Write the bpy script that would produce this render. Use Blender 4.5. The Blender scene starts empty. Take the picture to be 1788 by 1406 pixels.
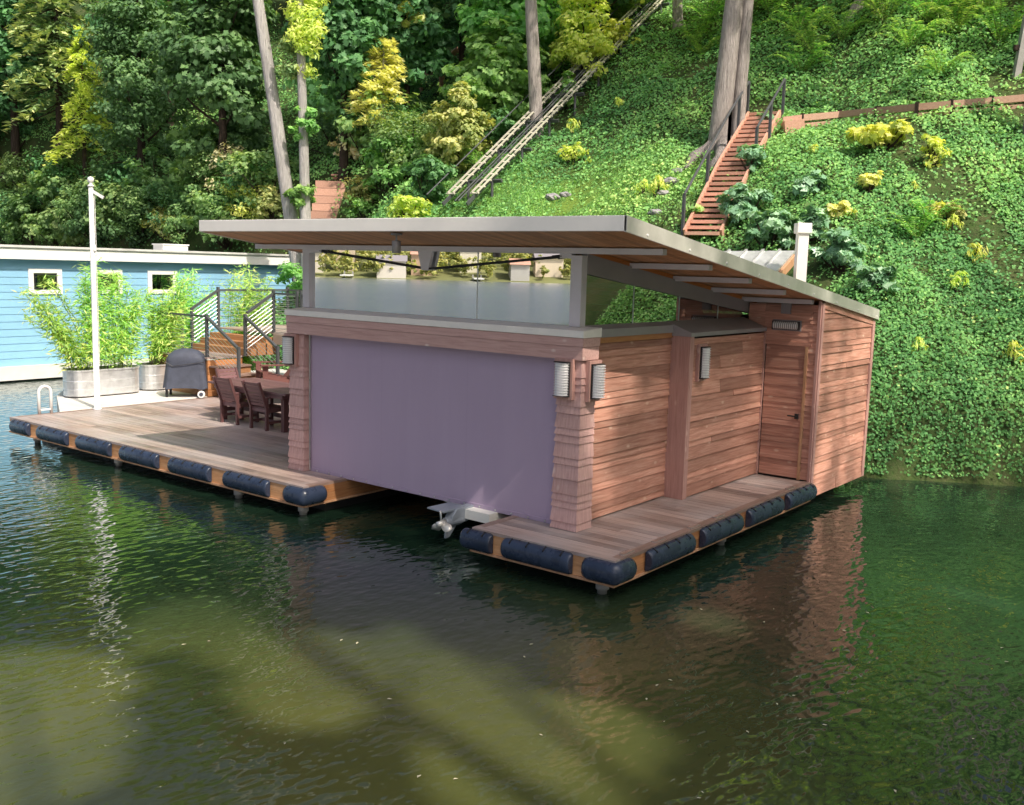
import bpy, math, random
import numpy as np
from mathutils import Vector, Matrix
R = math.radians
rng = np.random.default_rng(7)
random.seed(7)
scene = bpy.context.scene
COL = scene.collection
WATER_Z = -0.45

# ------------------------------------------------------------------ camera
F = 1724.0; CX, CY = 894.0, 703.0
def unit(v):
    v = np.asarray(v, float); return v / np.linalg.norm(v)
_down = unit([545 - CX, 13300 - CY, F])
_mx = np.array([-1340 - CX, 405 - CY, F]); _mx = _mx / np.linalg.norm(_mx)
_mx = unit(_mx - _down * (_mx @ _down))
_X = -_mx; _Z = -_down; _Y = np.cross(_Z, _X)
RCW = np.stack([_X, _Y, _Z], 1)              # camera = RCW @ world (x right, y down, z forward)
CAM = np.array([5.407, -8.839, 3.1])
def ray(u, v): return RCW.T @ np.array([(u - CX) / F, (v - CY) / F, 1.0])
RGT = unit((RCW.T @ np.array([1, 0, 0]))[:2]); FWD = np.array([-RGT[1], RGT[0]])
def rf(r, f): return CAM[:2] + r * RGT + f * FWD
cam_d = bpy.data.cameras.new('camera'); cam = bpy.data.objects.new('camera', cam_d); COL.objects.link(cam)
cam_d.sensor_width = 36; cam_d.lens = 36 * F / 1788; cam_d.clip_start = 0.1; cam_d.clip_end = 3000
m3 = np.stack([RCW[0], -RCW[1], -RCW[2]], 1)
M = Matrix.Identity(4)
for i in range(3):
    for j in range(3): M[i][j] = m3[i][j]
    M[i][3] = CAM[i]
cam.matrix_world = M
scene.camera = cam

# ------------------------------------------------------------------ light
SUN_EL, SUN_AZ = R(50), R(-13)                # azimuth measured from +X towards +Y
SUN = np.array([math.cos(SUN_EL) * math.cos(SUN_AZ), math.cos(SUN_EL) * math.sin(SUN_AZ), math.sin(SUN_EL)])
w = bpy.data.worlds.new('World'); scene.world = w; w.use_nodes = True
wn = w.node_tree; sky = wn.nodes.new('ShaderNodeTexSky'); sky.sky_type = 'NISHITA'; sky.sun_disc = False
sky.sun_elevation = SUN_EL; sky.sun_rotation = math.pi / 2 - SUN_AZ
sky.dust_density = 10; sky.air_density = 1.0; sky.ozone_density = 3.0
bg = wn.nodes['Background']; bg.inputs['Strength'].default_value = 0.15
wn.links.new(sky.outputs[0], bg.inputs[0])
sl = bpy.data.lights.new('sun', 'SUN'); sl.energy = 5.0; sl.angle = R(0.53); sl.color = (1.0, 0.90, 0.76)
so = bpy.data.objects.new('sun', sl); COL.objects.link(so)
so.rotation_euler = Vector(tuple(-SUN)).to_track_quat('-Z', 'Y').to_euler(); so.location = (30, 10, 40)
scene.view_settings.view_transform = 'Standard'; scene.view_settings.look = 'None'
scene.view_settings.exposure = 0; scene.view_settings.gamma = 1
scene.cycles.max_bounces = 7; scene.cycles.transparent_max_bounces = 8
scene.cycles.diffuse_bounces = 3; scene.cycles.glossy_bounces = 4
scene.cycles.caustics_reflective = True; scene.cycles.caustics_refractive = False
scene.cycles.sample_clamp_indirect = 3

# ------------------------------------------------------------------ mesh building
class MB:
    def __init__(s): s.v = []; s.f = []; s.t = []; s.tint = 0.5
    def add(s, vs, fs, tint=None):
        b = len(s.v); t = s.tint if tint is None else tint
        s.v += [tuple(map(float, p)) for p in vs]; s.t += [t] * len(vs)
        s.f += [tuple(b + i for i in f) for f in fs]; return s
    def box(s, lo, hi, tint=None):
        x0, y0, z0 = lo; x1, y1, z1 = hi
        return s.hexa([(x0,y0,z0),(x1,y0,z0),(x1,y1,z0),(x0,y1,z0),(x0,y0,z1),(x1,y0,z1),(x1,y1,z1),(x0,y1,z1)], tint)
    def hexa(s, p, tint=None):
        return s.add(p, [(0,3,2,1),(4,5,6,7),(0,1,5,4),(1,2,6,5),(2,3,7,6),(3,0,4,7)], tint)
    def bar(s, a, b, wd, ht, up=(0,0,1), tint=None):
        a = np.array(a, float); b = np.array(b, float); d = unit(b - a); up = np.array(up, float)
        sd = np.cross(d, up)
        if np.linalg.norm(sd) < 1e-4: sd = np.cross(d, [1, 0, 0])
        sd = unit(sd) * wd / 2; u = unit(np.cross(sd, d)) * ht / 2
        return s.hexa([a-sd-u, a+sd-u, b+sd-u, b-sd-u, a-sd+u, a+sd+u, b+sd+u, b-sd+u], tint)
    def tube(s, pts, rad, n=8, cap=True, tint=None, rough=0.0, rs=None):
        pts = [np.array(p, float) for p in pts]
        if not hasattr(rad, '__len__'): rad = [rad] * len(pts)
        vs = []; fs = []; ref = None
        for i, p in enumerate(pts):
            d = unit(pts[min(i+1, len(pts)-1)] - pts[max(i-1, 0)])
            if ref is None: ref = np.array([1., 0, 0]) if abs(d[0]) < .8 else np.array([0, 1., 0])
            a = unit(ref - d * (ref @ d)); ref = a; c = np.cross(d, a)
            for k in range(n):
                q = 2 * math.pi * k / n; rr = rad[i]
                if rough: rr *= 1 + rough * (rs or random).uniform(-1, 1)
                vs.append(p + rr * (math.cos(q) * a + math.sin(q) * c))
        for i in range(len(pts) - 1):
            for k in range(n):
                fs.append((i*n+k, i*n+(k+1) % n, (i+1)*n+(k+1) % n, (i+1)*n+k))
        if cap: fs += [tuple(reversed(range(n))), tuple(range((len(pts)-1)*n, len(pts)*n))]
        return s.add(vs, fs, tint)
    def lathe(s, c, prof, n=16, tint=None):     # prof: (radius, z)
        return s.tube([(c[0], c[1], c[2] + z) for r, z in prof], [max(r, 1e-3) for r, z in prof], n, True, tint)
    def prism(s, poly, d, tint=None):           # polygon of 3-D points swept by d
        poly = [np.array(p, float) for p in poly]; d = np.array(d, float); n = len(poly)
        return s.add(poly + [p + d for p in poly], [tuple(reversed(range(n))), tuple(range(n, 2*n))] +
                     [(i, (i+1) % n, n+(i+1) % n, n+i) for i in range(n)], tint)
    def quad(s, a, b, c, d, tint=None): return s.add([a, b, c, d], [(0, 1, 2, 3)], tint)
    def build(s, name, mat, parent=None, smooth=False, bevel=0, kind=None, label=None):
        o0 = ORG.get(parent.name, np.zeros(3)) if parent else np.zeros(3)
        me = bpy.data.meshes.new(name)
        me.from_pydata([tuple(np.array(p) - o0) for p in s.v], [], s.f)
        me.update()
        at = me.attributes.new('tint', 'FLOAT', 'POINT'); at.data.foreach_set('value', np.array(s.t, np.float32))
        import bmesh
        bm = bmesh.new(); bm.from_mesh(me); bmesh.ops.recalc_face_normals(bm, faces=bm.faces); bm.to_mesh(me); bm.free()
        if smooth: me.polygons.foreach_set('use_smooth', [True] * len(me.polygons))
        me.materials.append(mat)
        o = bpy.data.objects.new(name, me); COL.objects.link(o)
        if parent: o.parent = parent; ORG[o.name] = o0
        if bevel:
            b = o.modifiers.new('bevel', 'BEVEL'); b.width = bevel; b.segments = 2; b.limit_method = 'ANGLE'; b.angle_limit = R(40)
        if kind: o['kind'] = kind
        if label: o['label'] = label
        return o
ORG = {}
def np_mesh(name, V, Fq, T, mat, parent=None, kind=None, smooth=False, tris=False):
    k = Fq.shape[1]; me = bpy.data.meshes.new(name)
    me.vertices.add(len(V)); me.vertices.foreach_set('co', np.ascontiguousarray(V, np.float32).ravel())
    me.loops.add(Fq.size); me.loops.foreach_set('vertex_index', np.ascontiguousarray(Fq, np.int32).ravel())
    me.polygons.add(len(Fq)); me.polygons.foreach_set('loop_start', np.arange(0, Fq.size, k, dtype=np.int32))
    me.polygons.foreach_set('loop_total', np.full(len(Fq), k, np.int32))
    at = me.attributes.new('tint', 'FLOAT', 'POINT'); at.data.foreach_set('value', np.ascontiguousarray(T, np.float32))
    if smooth: me.polygons.foreach_set('use_smooth', np.ones(len(Fq), bool))
    me.update(calc_edges=True); me.validate()
    me.materials.append(mat)
    o = bpy.data.objects.new(name, me); COL.objects.link(o)
    if parent: o.parent = parent; ORG[o.name] = ORG.get(parent.name, np.zeros(3))
    if kind: o['kind'] = kind
    return o
def tag(o, label, cat, group=None):
    o['label'] = label; o['category'] = cat
    if group: o['group'] = group
    return o
def thing(name, label, cat, loc=(0, 0, 0), rz=0, group=None, local=False):
    o = bpy.data.objects.new(name, None); COL.objects.link(o); o.empty_display_size = .2
    o.location = tuple(map(float, loc)); o.rotation_euler = (0, 0, rz)
    ORG[o.name] = np.zeros(3) if local else np.array(loc, float)
    return tag(o, label, cat, group)
def dup(root, loc, rz=0, label=None, scale=1.0, group=None):
    r = root.copy(); COL.objects.link(r); r.location = tuple(map(float, loc)); r.rotation_euler = (0, 0, rz)
    r.scale = (scale,) * 3 if not hasattr(scale, '__len__') else scale
    if label: r['label'] = label
    if group: r['group'] = group
    for ch in list(root.children):
        c = ch.copy(); COL.objects.link(c); c.parent = r
        for g in ch.children:
            d = g.copy(); COL.objects.link(d); d.parent = c
    return r

# ------------------------------------------------------------------ materials
class NT:
    def __init__(s, name):
        s.m = bpy.data.materials.new(name); s.m.use_nodes = True; s.t = s.m.node_tree
        s.p = s.t.nodes['Principled BSDF']; s.out = s.t.nodes['Material Output']
    def n(s, ty, **kw):
        nd = s.t.nodes.new('ShaderNode' + ty)
        for k, v in kw.items():
            if k.startswith('i_'): nd.inputs[k[2:].replace('_', ' ')].default_value = v
            else: setattr(nd, k, v)
        return nd
    def l(s, a, b): s.t.links.new(a, b)
    def coords(s, scale=(1, 1, 1), shift=True):
        tc = s.n('TexCoord'); mp = s.n('Mapping'); mp.inputs['Scale'].default_value = scale
        s.l(tc.outputs['Object'], mp.inputs['Vector'])
        if shift:
            at = s.tint(); mu = s.n('Math', operation='MULTIPLY'); mu.inputs[1].default_value = 91.7
            s.l(at, mu.inputs[0]); cb = s.n('CombineXYZ')
            for k in range(3): s.l(mu.outputs[0], cb.inputs[k])
            s.l(cb.outputs[0], mp.inputs['Location'])
        return mp.outputs[0]
    def tint(s): return s.n('Attribute', attribute_name='tint').outputs['Fac']
    def noise(s, vec, scale, detail=4, rough=.55, dist=0):
        nd = s.n('TexNoise'); nd.inputs['Scale'].default_value = scale; nd.inputs['Detail'].default_value = detail
        nd.inputs['Roughness'].default_value = rough; nd.inputs['Distortion'].default_value = dist
        if vec is not None: s.l(vec, nd.inputs['Vector'])
        return nd.outputs['Fac']
    def ramp(s, fac, stops):
        nd = s.n('ValToRGB'); cr = nd.color_ramp
        while len(cr.elements) < len(stops): cr.elements.new(.5)
        for e, (p, c) in zip(cr.elements, stops): e.position = p; e.color = (*c, 1) if len(c) == 3 else c
        s.l(fac, nd.inputs[0]); return nd.outputs[0]
    def mix(s, fac, a, b, mode='MIX'):
        nd = s.n('MixRGB', blend_type=mode)
        for k, v in ((0, fac), (1, a), (2, b)):
            if hasattr(v, 'links'): s.l(v, nd.inputs[k])
            elif k == 0: nd.inputs[0].default_value = v
            else: nd.inputs[k].default_value = (*v, 1)
        return nd.outputs[0]
    def math(s, op, a, b=0.0, clamp=False):
        nd = s.n('Math', operation=op, use_clamp=clamp)
        for k, v in ((0, a), (1, b)):
            if hasattr(v, 'links'): s.l(v, nd.inputs[k])
            else: nd.inputs[k].default_value = v
        return nd.outputs[0]
    def bump(s, h, strength, dist=.01):
        nd = s.n('Bump'); nd.inputs['Strength'].default_value = strength; nd.inputs['Distance'].default_value = dist
        s.l(h, nd.inputs['Height']); s.l(nd.outputs[0], s.p.inputs['Normal']); return nd
    def col(s, c):
        if hasattr(c, 'links'): s.l(c, s.p.inputs['Base Color'])
        else: s.p.inputs['Base Color'].default_value = (*c, 1)
    def rough(s, r):
        if hasattr(r, 'links'): s.l(r, s.p.inputs['Roughness'])
        else: s.p.inputs['Roughness'].default_value = r
    def spec(s, v): s.p.inputs['Specular IOR Level'].default_value = v

def wood(name, axis, cols, tintamt=.35, rough=.55, weather=None, knots=0.0, scale=1.0, spec=.3):
    t = NT(name); sc = [9.0 * scale] * 3; sc[axis] = .55 * scale
    v = t.coords(sc)
    g = t.noise(v, 4, 6, .65, .6); c = t.ramp(g, [(.25, cols[0]), (.5, cols[1]), (.78, cols[2])])
    ti = t.tint(); br = t.math('MULTIPLY_ADD', ti, tintamt * 2); t.t.nodes[-1].inputs[2].default_value = 1 - tintamt
    cb = t.n('CombineXYZ')
    for k in range(3): t.l(br, cb.inputs[k])
    c = t.mix(1.0, c, cb.outputs[0], 'MULTIPLY')
    if knots:
        sk = [5.0] * 3; sk[axis] = 2.6
        k = t.n('TexVoronoi', feature='F1'); t.l(t.coords(sk), k.inputs['Vector']); k.inputs['Scale'].default_value = 1.1
        km = t.ramp(k.outputs['Distance'], [(.06, (1, 1, 1)), (.15, (0, 0, 0))])
        c = t.mix(t.math('MULTIPLY', km, knots), c, tuple(min(1, x * 2.1) for x in cols[2]))
    if weather:
        wv = t.coords((.5, .5, .5), False); wn_ = t.noise(wv, 1.3, 5, .6)
        c = t.mix(t.ramp(wn_, [(.42, (0, 0, 0)), (.66, (.75, .75, .75))]), c, weather)
    t.col(c); t.rough(rough); t.spec(spec); t.bump(g, .25, .004); return t.m
def paint(name, c, rough=.45, metal=0.0, var=.12, nscale=3.0, bump=0.0):
    t = NT(name); v = t.coords((1, 1, 1), False); n1 = t.noise(v, nscale, 6, .65)
    t.col(t.mix(t.ramp(n1, [(.3, (0, 0, 0)), (.75, (1, 1, 1))]), tuple(x * (1 - var) for x in c), tuple(min(1, x * (1 + var)) for x in c)))
    t.rough(t.math('MULTIPLY_ADD', n1, .25)); t.t.nodes[-1].inputs[2].default_value = rough - .12
    t.p.inputs['Metallic'].default_value = metal
    if bump: t.bump(t.noise(v, nscale * 12, 3), bump, .004)
    return t.m
LEAF = 2.5
def leafmat(name, cols, trans=.35, var=.3, rough=.5, sat=.86, spec=.35):
    t = NT(name); ti = t.tint()
    oi = t.n('ObjectInfo'); tc = t.n('TexCoord')
    nz = t.noise(tc.outputs['Object'], .9, 3)
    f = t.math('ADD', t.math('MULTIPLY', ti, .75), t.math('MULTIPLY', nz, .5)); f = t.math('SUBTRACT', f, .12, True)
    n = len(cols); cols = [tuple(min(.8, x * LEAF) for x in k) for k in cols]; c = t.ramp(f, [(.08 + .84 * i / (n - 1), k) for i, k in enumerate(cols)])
    hs = t.n('HueSaturation'); hs.inputs['Saturation'].default_value = sat; t.l(c, hs.inputs['Color'])
    cols = cols
    t.l(t.math('ADD', t.math('MULTIPLY', oi.outputs['Random'], var), 1 - var / 2), hs.inputs['Value'])
    t.l(t.math('ADD', t.math('MULTIPLY', oi.outputs['Random'], .04), .48), hs.inputs['Hue'])
    t.l(hs.outputs[0], t.p.inputs['Base Color']); t.rough(rough); t.spec(spec)
    tr = t.n('BsdfTranslucent'); hs2 = t.mix(1.0, hs.outputs[0], (1.5, 1.5, .7), 'MULTIPLY'); t.l(hs2, tr.inputs['Color'])
    mx = t.n('MixShader'); mx.inputs[0].default_value = trans
    t.l(t.p.outputs[0], mx.inputs[1]); t.l(tr.outputs[0], mx.inputs[2]); t.l(mx.outputs[0], t.out.inputs['Surface'])
    return t.m
def bark(name, a, b, c):
    t = NT(name); v = t.coords((11, 11, 1.1), False); g = t.noise(v, 2.2, 8, .72, .5)
    big = t.noise(t.coords((1, 1, .5), False), 1.2, 3)
    col = t.ramp(g, [(.3, a), (.5, b), (.72, c)]); col = t.mix(t.ramp(big, [(.4, (0, 0, 0)), (.7, (.5, .5, .5))]), col, tuple(x * .55 for x in b))
    t.col(col); t.rough(.9); t.spec(.1); t.bump(g, 1.0, .12); return t.m

M_ = {}
cedar = [(.33, .150, .105), (.52, .262, .195), (.66, .41, .32)]
M_['sidx'] = wood('cedar_siding_along_x', 0, cedar, .26, .6, knots=.3)
M_['sidy'] = wood('cedar_siding_along_y', 1, cedar, .28, .6, knots=.3)
M_['pil'] = wood('sky_tinted_cedar_shingle', 2, [(.46, .265, .245), (.58, .36, .335), (.68, .46, .43)], .12, .65, knots=.2)  # pillar, beam and trim cedar: pink sky light on front faces put in colour
M_['trimx'] = wood('sky_tinted_cedar_beam', 0, [(.44, .25, .23), (.58, .36, .33), (.68, .45, .42)], .1, .6, knots=.5)
M_['trimz'] = wood('sky_tinted_cedar_trim', 2, [(.40, .21, .18), (.52, .30, .265), (.62, .39, .34)], .12, .6, knots=.25)
M_['palez'] = wood('pale_fir_trim', 2, [(.38, .20, .11), (.5, .28, .16), (.58, .36, .22)], .08, .6)
M_['deck'] = wood('weathered_ipe_deck', 0, [(.20, .145, .125), (.33, .245, .215), (.47, .37, .33)], .42, .42, weather=(.46, .42, .42), scale=.8, spec=.5)
M_['decky'] = wood('weathered_ipe_border', 1, [(.16, .105, .085), (.25, .17, .14), (.35, .25, .21)], .3, .42, scale=.8, spec=.5)
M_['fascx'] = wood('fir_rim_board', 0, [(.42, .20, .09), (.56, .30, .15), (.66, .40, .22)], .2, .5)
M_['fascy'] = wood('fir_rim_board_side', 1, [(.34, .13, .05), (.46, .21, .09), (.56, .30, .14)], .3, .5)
M_['soffit'] = wood('cedar_soffit', 1, [(.42, .19, .085), (.55, .27, .125), (.64, .35, .18)], .2, .5)
M_['ply'] = wood('orange_plywood', 1, [(.42, .13, .03), (.52, .18, .045), (.6, .24, .07)], .1, .5)
M_['redwood'] = wood('red_stained_stair', 1, [(.42, .21, .15), (.55, .31, .23), (.66, .42, .33)], .25, .7)
M_['timber'] = wood('retaining_timber', 0, [(.36, .21, .15), (.48, .30, .22), (.56, .38, .29)], .2, .7)
M_['brownbox'] = wood('brown_stained_planks', 0, [(.24, .11, .05), (.36, .18, .085), (.45, .25, .13)], .2, .55)
M_['furn'] = wood('dark_red_polywood', 2, [(.10, .045, .045), (.13, .06, .06), (.16, .08, .08)], .15, .45, spec=.5)
M_['furnx'] = wood('dark_red_polywood_slats', 0, [(.13, .062, .066), (.17, .085, .09), (.20, .105, .11)], .2, .45, spec=.5)
M_['white'] = paint('white_paint', (.80, .80, .79), .4, 0, .04)
M_['fascia'] = paint('white_coated_roof_edge', (.95, .91, .86), .38, 0, .04, 1.5)
M_['rake'] = paint('galvanised_rake_flashing', (.78, .75, .70), .40, .45, .16, 2.2)
M_['capm'] = paint('light_cap_flashing', (.88, .84, .79), .45, .0, .06)
M_['capd'] = paint('grey_cap_flashing', (.36, .34, .36), .5, .2, .1)
M_['steel'] = paint('grey_steel_paint', (.62, .59, .63), .45, .0, .06)
M_['beamd'] = paint('dark_grey_beam_paint', (.29, .265, .28), .5, 0, .08)
M_['rail'] = paint('charcoal_rail_paint', (.085, .09, .10), .45, .2, .1)
M_['cable'] = paint('stainless_cable', (.7, .7, .7), .3, .9, .04)
M_['dark'] = paint('dark_metal', (.03, .03, .032), .45, .3, .1)
M_['diff'] = paint('frosted_lamp_glass', (.86, .87, .86), .3, 0, .03)
M_['rubber'] = paint('black_rubber_fender', (.030, .044, .080), .27, 0, .35, 4, .15)
M_['galv'] = paint('galvanised_tank_metal', (.74, .75, .77), .42, .7, .15, 6)
M_['conc'] = paint('pale_concrete', (.62, .60, .57), .8, 0, .1, 4, .2)
M_['pile'] = paint('grey_pile', (.32, .31, .30), .7, 0, .2, 5)
M_['bluewall'] = paint('sky_blue_clapboard', (.24, .47, .67), .55, 0, .07, 1.2)
M_['hull'] = paint('pale_hull', (.78, .78, .74), .3, 0, .04)
M_['drive'] = paint('grey_sterndrive', (.30, .34, .40), .35, .2, .08)
M_['prop'] = paint('cast_aluminium_propeller', (.75, .74, .70), .3, .4, .06)
M_['cover'] = paint('charcoal_grill_cover', (.055, .064, .095), .7, 0, .25, 6, .4)
M_['soil'] = paint('soil', (.05, .035, .025), .95, 0, .3, 20, .5)
M_['shell'] = paint('dark_interior', (.06, .045, .04), .8, 0, .1)
M_['pale_track'] = wood('pale_track_timber', 0, [(.40, .38, .31), (.54, .52, .43), (.66, .64, .54)], .15, .6)
M_['stone'] = paint('grey_stone', (.30, .29, .31), .9, 0, .3, 5, .6)
M_['redchair'] = paint('red_brown_chair_paint', (.17, .07, .062), .5, 0, .15)
def screenmat():
    t = NT('purple_mesh_screen'); v = t.coords((1, 1, 1), False)
    wv = t.n('TexWave', wave_type='BANDS', bands_direction='X'); wv.inputs['Scale'].default_value = 60; t.l(v, wv.inputs['Vector'])
    n1 = t.noise(t.coords((1.2, 1, .25), False), 2.0, 4)
    c = t.mix(n1, (.425, .335, .46), (.465, .37, .50)); c = t.mix(t.math('MULTIPLY', wv.outputs['Fac'], .10), c, (.33, .26, .36))
    br_ = t.n('TexBrick'); br_.offset = 0; br_.inputs['Scale'].default_value = 1; br_.inputs['Brick Width'].default_value = 1.56; br_.inputs['Row Height'].default_value = 9; br_.inputs['Mortar Size'].default_value = .006; br_.inputs['Color1'].default_value = br_.inputs['Color2'].default_value = (0, 0, 0, 1); br_.inputs['Mortar'].default_value = (1, 1, 1, 1)
    mpz = t.n('Mapping'); mpz.inputs['Rotation'].default_value = (math.pi / 2, 0, 0); mpz.inputs['Location'].default_value = (.78, 2.0, 0); t.l(v, mpz.inputs['Vector']); t.l(mpz.outputs[0], br_.inputs['Vector'])
    c = t.mix(t.math('MULTIPLY', br_.outputs['Fac'], .10), c, (.25, .19, .28)); st_ = t.noise(t.coords((3.5, 1, .35), False), 1.5, 5, .65); c = t.mix(t.math('MULTIPLY', t.ramp(st_, [(.5, (0, 0, 0)), (.8, (1, 1, 1))]), .06), c, (.66, .56, .70))
    t.col(c); t.rough(.75); t.spec(.25); t.bump(wv.outputs['Fac'], .15, .002); return t.m
M_['screen'] = screenmat()
def glassmat(name, refl, tint):
    t = NT(name); g = t.n('BsdfGlossy'); g.inputs['Roughness'].default_value = 0.004
    g.inputs['Color'].default_value = (.95, .97, .97, 1)
    tr = t.n('BsdfTransparent'); tr.inputs['Color'].default_value = (*tint, 1)
    fr = t.n('Fresnel'); fr.inputs['IOR'].default_value = 1.5
    f = t.math('ADD', fr.outputs[0], refl, True); mx = t.n('MixShader')
    t.l(f, mx.inputs[0]); t.l(tr.outputs[0], mx.inputs[1]); t.l(g.outputs[0], mx.inputs[2]); t.l(mx.outputs[0], t.out.inputs['Surface'])
    return t.m
M_['glass'] = glassmat('coated_window_glass', .92, (.55, .6, .6))
M_['glass2'] = glassmat('side_window_glass', .24, (.22, .26, .24))
M_['pane'] = glassmat('window_pane_glass', .30, (.12, .14, .16))
M_['edge'] = paint('glass_joint', (.55, .6, .58), .3, 0, .05)
# foliage
M_['ivy'] = leafmat('ivy_leaves', [(.022, .068, .020), (.060, .150, .038), (.140, .248, .052), (.30, .40, .09)], .25, .0, .55, .88, .18)
M_['maple'] = leafmat('dark_maple_leaves', [(.014, .048, .018), (.038, .112, .034), (.090, .200, .055)], .3, .25)
M_['bright'] = leafmat('bright_green_leaves', [(.032, .092, .024), (.085, .185, .042), (.20, .33, .075)], .4, .25)
M_['yellow'] = leafmat('yellow_green_leaves', [(.10, .18, .025), (.28, .36, .05), (.55, .52, .10)], .4, .15)
M_['gold'] = leafmat('golden_leaves', [(.22, .26, .06), (.40, .40, .11), (.60, .56, .20)], .4, .1)
M_['fir'] = leafmat('fir_sprays', [(.030, .080, .030), (.10, .17, .05), (.30, .33, .10)], .2, .2)
M_['olive'] = leafmat('olive_drooping_leaves', [(.07, .10, .025), (.17, .19, .05), (.32, .27, .10)], .3, .1)
M_['bluegreen'] = leafmat('blue_green_maple_leaves', [(.030, .090, .046), (.080, .175, .090), (.22, .33, .21)], .25, .15, .32)
M_['pink'] = leafmat('straw_seed_heads', [(.22, .16, .09), (.38, .28, .16), (.5, .4, .22)], .3, .1)
M_['fern'] = leafmat('fern_fronds', [(.04, .12, .025), (.10, .22, .045), (.24, .35, .08)], .35, .25)
M_['under'] = leafmat('undergrowth_leaves', [(.030, .078, .026), (.082, .165, .046), (.200, .280, .080)], .35, .25)
M_['bamboo'] = leafmat('bamboo_leaves', [(.05, .13, .02), (.15, .30, .04), (.36, .48, .10)], .4, .1)
M_['culm'] = paint('bamboo_culm', (.22, .30, .08), .5, 0, .2)
M_['bark'] = bark('grey_fir_bark', (.19, .165, .155), (.48, .43, .41), (.72, .67, .65))
M_['barkw'] = bark('pale_alder_bark', (.36, .34, .33), (.62, .59, .58), (.78, .76, .75))
M_['barkd'] = bark('dark_bark', (.03, .022, .018), (.075, .055, .045), (.14, .11, .09))
# ------------------------------------------------------------------ floating dock
def planks(mb, x0, x1, y0, y1, zt, th=.035, wd=.138, gap=.005, rs=None, lens=(2.4, 4.8)):
    y = y0
    while y < y1 - .02:
        ye = min(y + wd, y1); x = x0 - rs.uniform(0, 2.0)
        while x < x1:
            xe = x + rs.uniform(*lens); a, b = max(x, x0), min(xe, x1)
            if x1 - b < .3: b = x1; xe = x1
            if b > a + .01: mb.box((a, y, zt - th), (b - .003, ye - gap, zt + rs.uniform(-.0012, .0012)), rs.random())
            x = xe
        y += wd
rs = random.Random(3)
dock = thing('floating_dock', 'weathered plank floating dock with black rubber fenders around the boathouse', 'dock', (-6.5, 0, 0))
mb = MB()
planks(mb, -13.5, -5.17, .10, 6.2, 0, rs=rs)
planks(mb, -6.2, -5.17, 6.2, 7.8, 0, rs=rs)
mb.build('deck_boards', M_['deck'], dock)
mb = MB(); planks(mb, -1.90, -.10, .10, 5.52, 0, rs=rs)
mb.build('deck_boards', M_['deck'], dock)
mb = MB()
for lo, hi, tt in (((-5.17, .10, -.035), (-5.07, 7.8, .004), .6), ((-2.0, .10, -.035), (-1.90, 7.8, .004), .4), ((-.10, .10, -.035), (.015, 5.52, .004), .5), ((-13.6, .10, -.035), (-13.5, 6.2, .004), .5)):
    mb = MB(); mb.box(lo, hi, tt); mb.build('border_board', M_['decky'], dock)
for lo, hi, tt in (((-13.6, -.01, -.035), (-5.07, .098, .004), .55), ((-2.0, -.01, -.035), (.015, .098, .004), .45)):
    mb = MB(); mb.box(lo, hi, tt); mb.build('border_board', M_['deck'], dock)
for x0, x1 in ((-13.6, -5.07), (-2.0, 0.0)):
    mb = MB(); x = x0
    while x < x1 - .1:
        e = min(x + rs.uniform(2.2, 3.4), x1); e = x1 if x1 - e < .6 else e
        mb.box((x, 0.0, -.15), (e - .004, .04, -.036), rs.random()); mb.box((x, 0.0, -.262), (e - .004, .04, -.153), rs.random()); x = e
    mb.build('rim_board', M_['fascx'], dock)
mb = MB()
for a, b in ((.04, 1.6), (1.6, 3.1), (3.1, 4.5), (4.5, 5.55)):
    mb.box((-.04, a, -.15), (0, b - .003, -.036), rs.random()); mb.box((-.04, a, -.262), (0, b - .003, -.153), rs.random())
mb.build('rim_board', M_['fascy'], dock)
for x in (-5.07, -2.0):
    mb = MB(); s = -.04 if x < -3 else 0.0
    for a, b in ((.04, 2.2), (2.2, 4.4), (4.4, 7.8)):
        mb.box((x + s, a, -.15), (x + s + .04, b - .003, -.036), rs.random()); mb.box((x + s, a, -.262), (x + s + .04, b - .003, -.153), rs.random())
    mb.build('rim_board', M_['fascy'], dock)
for lo, hi in (((-13.62, -.022, -.292), (-5.05, .06, -.264)), ((-2.02, -.022, -.292), (.02, .06, -.264)), ((-.06, .062, -.292), (.022, 5.55, -.264)), ((-5.10, .062, -.292), (-5.048, 7.8, -.264)), ((-2.022, .062, -.292), (-1.97, 7.8, -.264))):
    mb = MB(); mb.box(lo, hi); mb.build('bottom_flashing', M_['palez'], dock)
for lo, hi in (((-13.4, .5, -.5), (-5.2, 6.0, -.30)), ((-1.85, .5, -.5), (-.35, 7.6, -.30)), ((-6.1, 6.0, -.5), (-5.2, 7.8, -.30))):
    mb = MB(); mb.box(lo, hi); mb.build('float_block', M_['dark'], dock)
for x, y in ((-13.0, .22), (-10.07, .16), (-6.72, .14), (-5.27, .16), (-.24, .16), (-.16, 2.9)):
    mb = MB(); mb.lathe((x, y, -1.2), [(.055, 0), (.055, .80), (.075, .80), (.075, .87), (.05, .88), (.05, .93)], 14); mb.build('pile', M_['pile'], dock, True)
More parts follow.
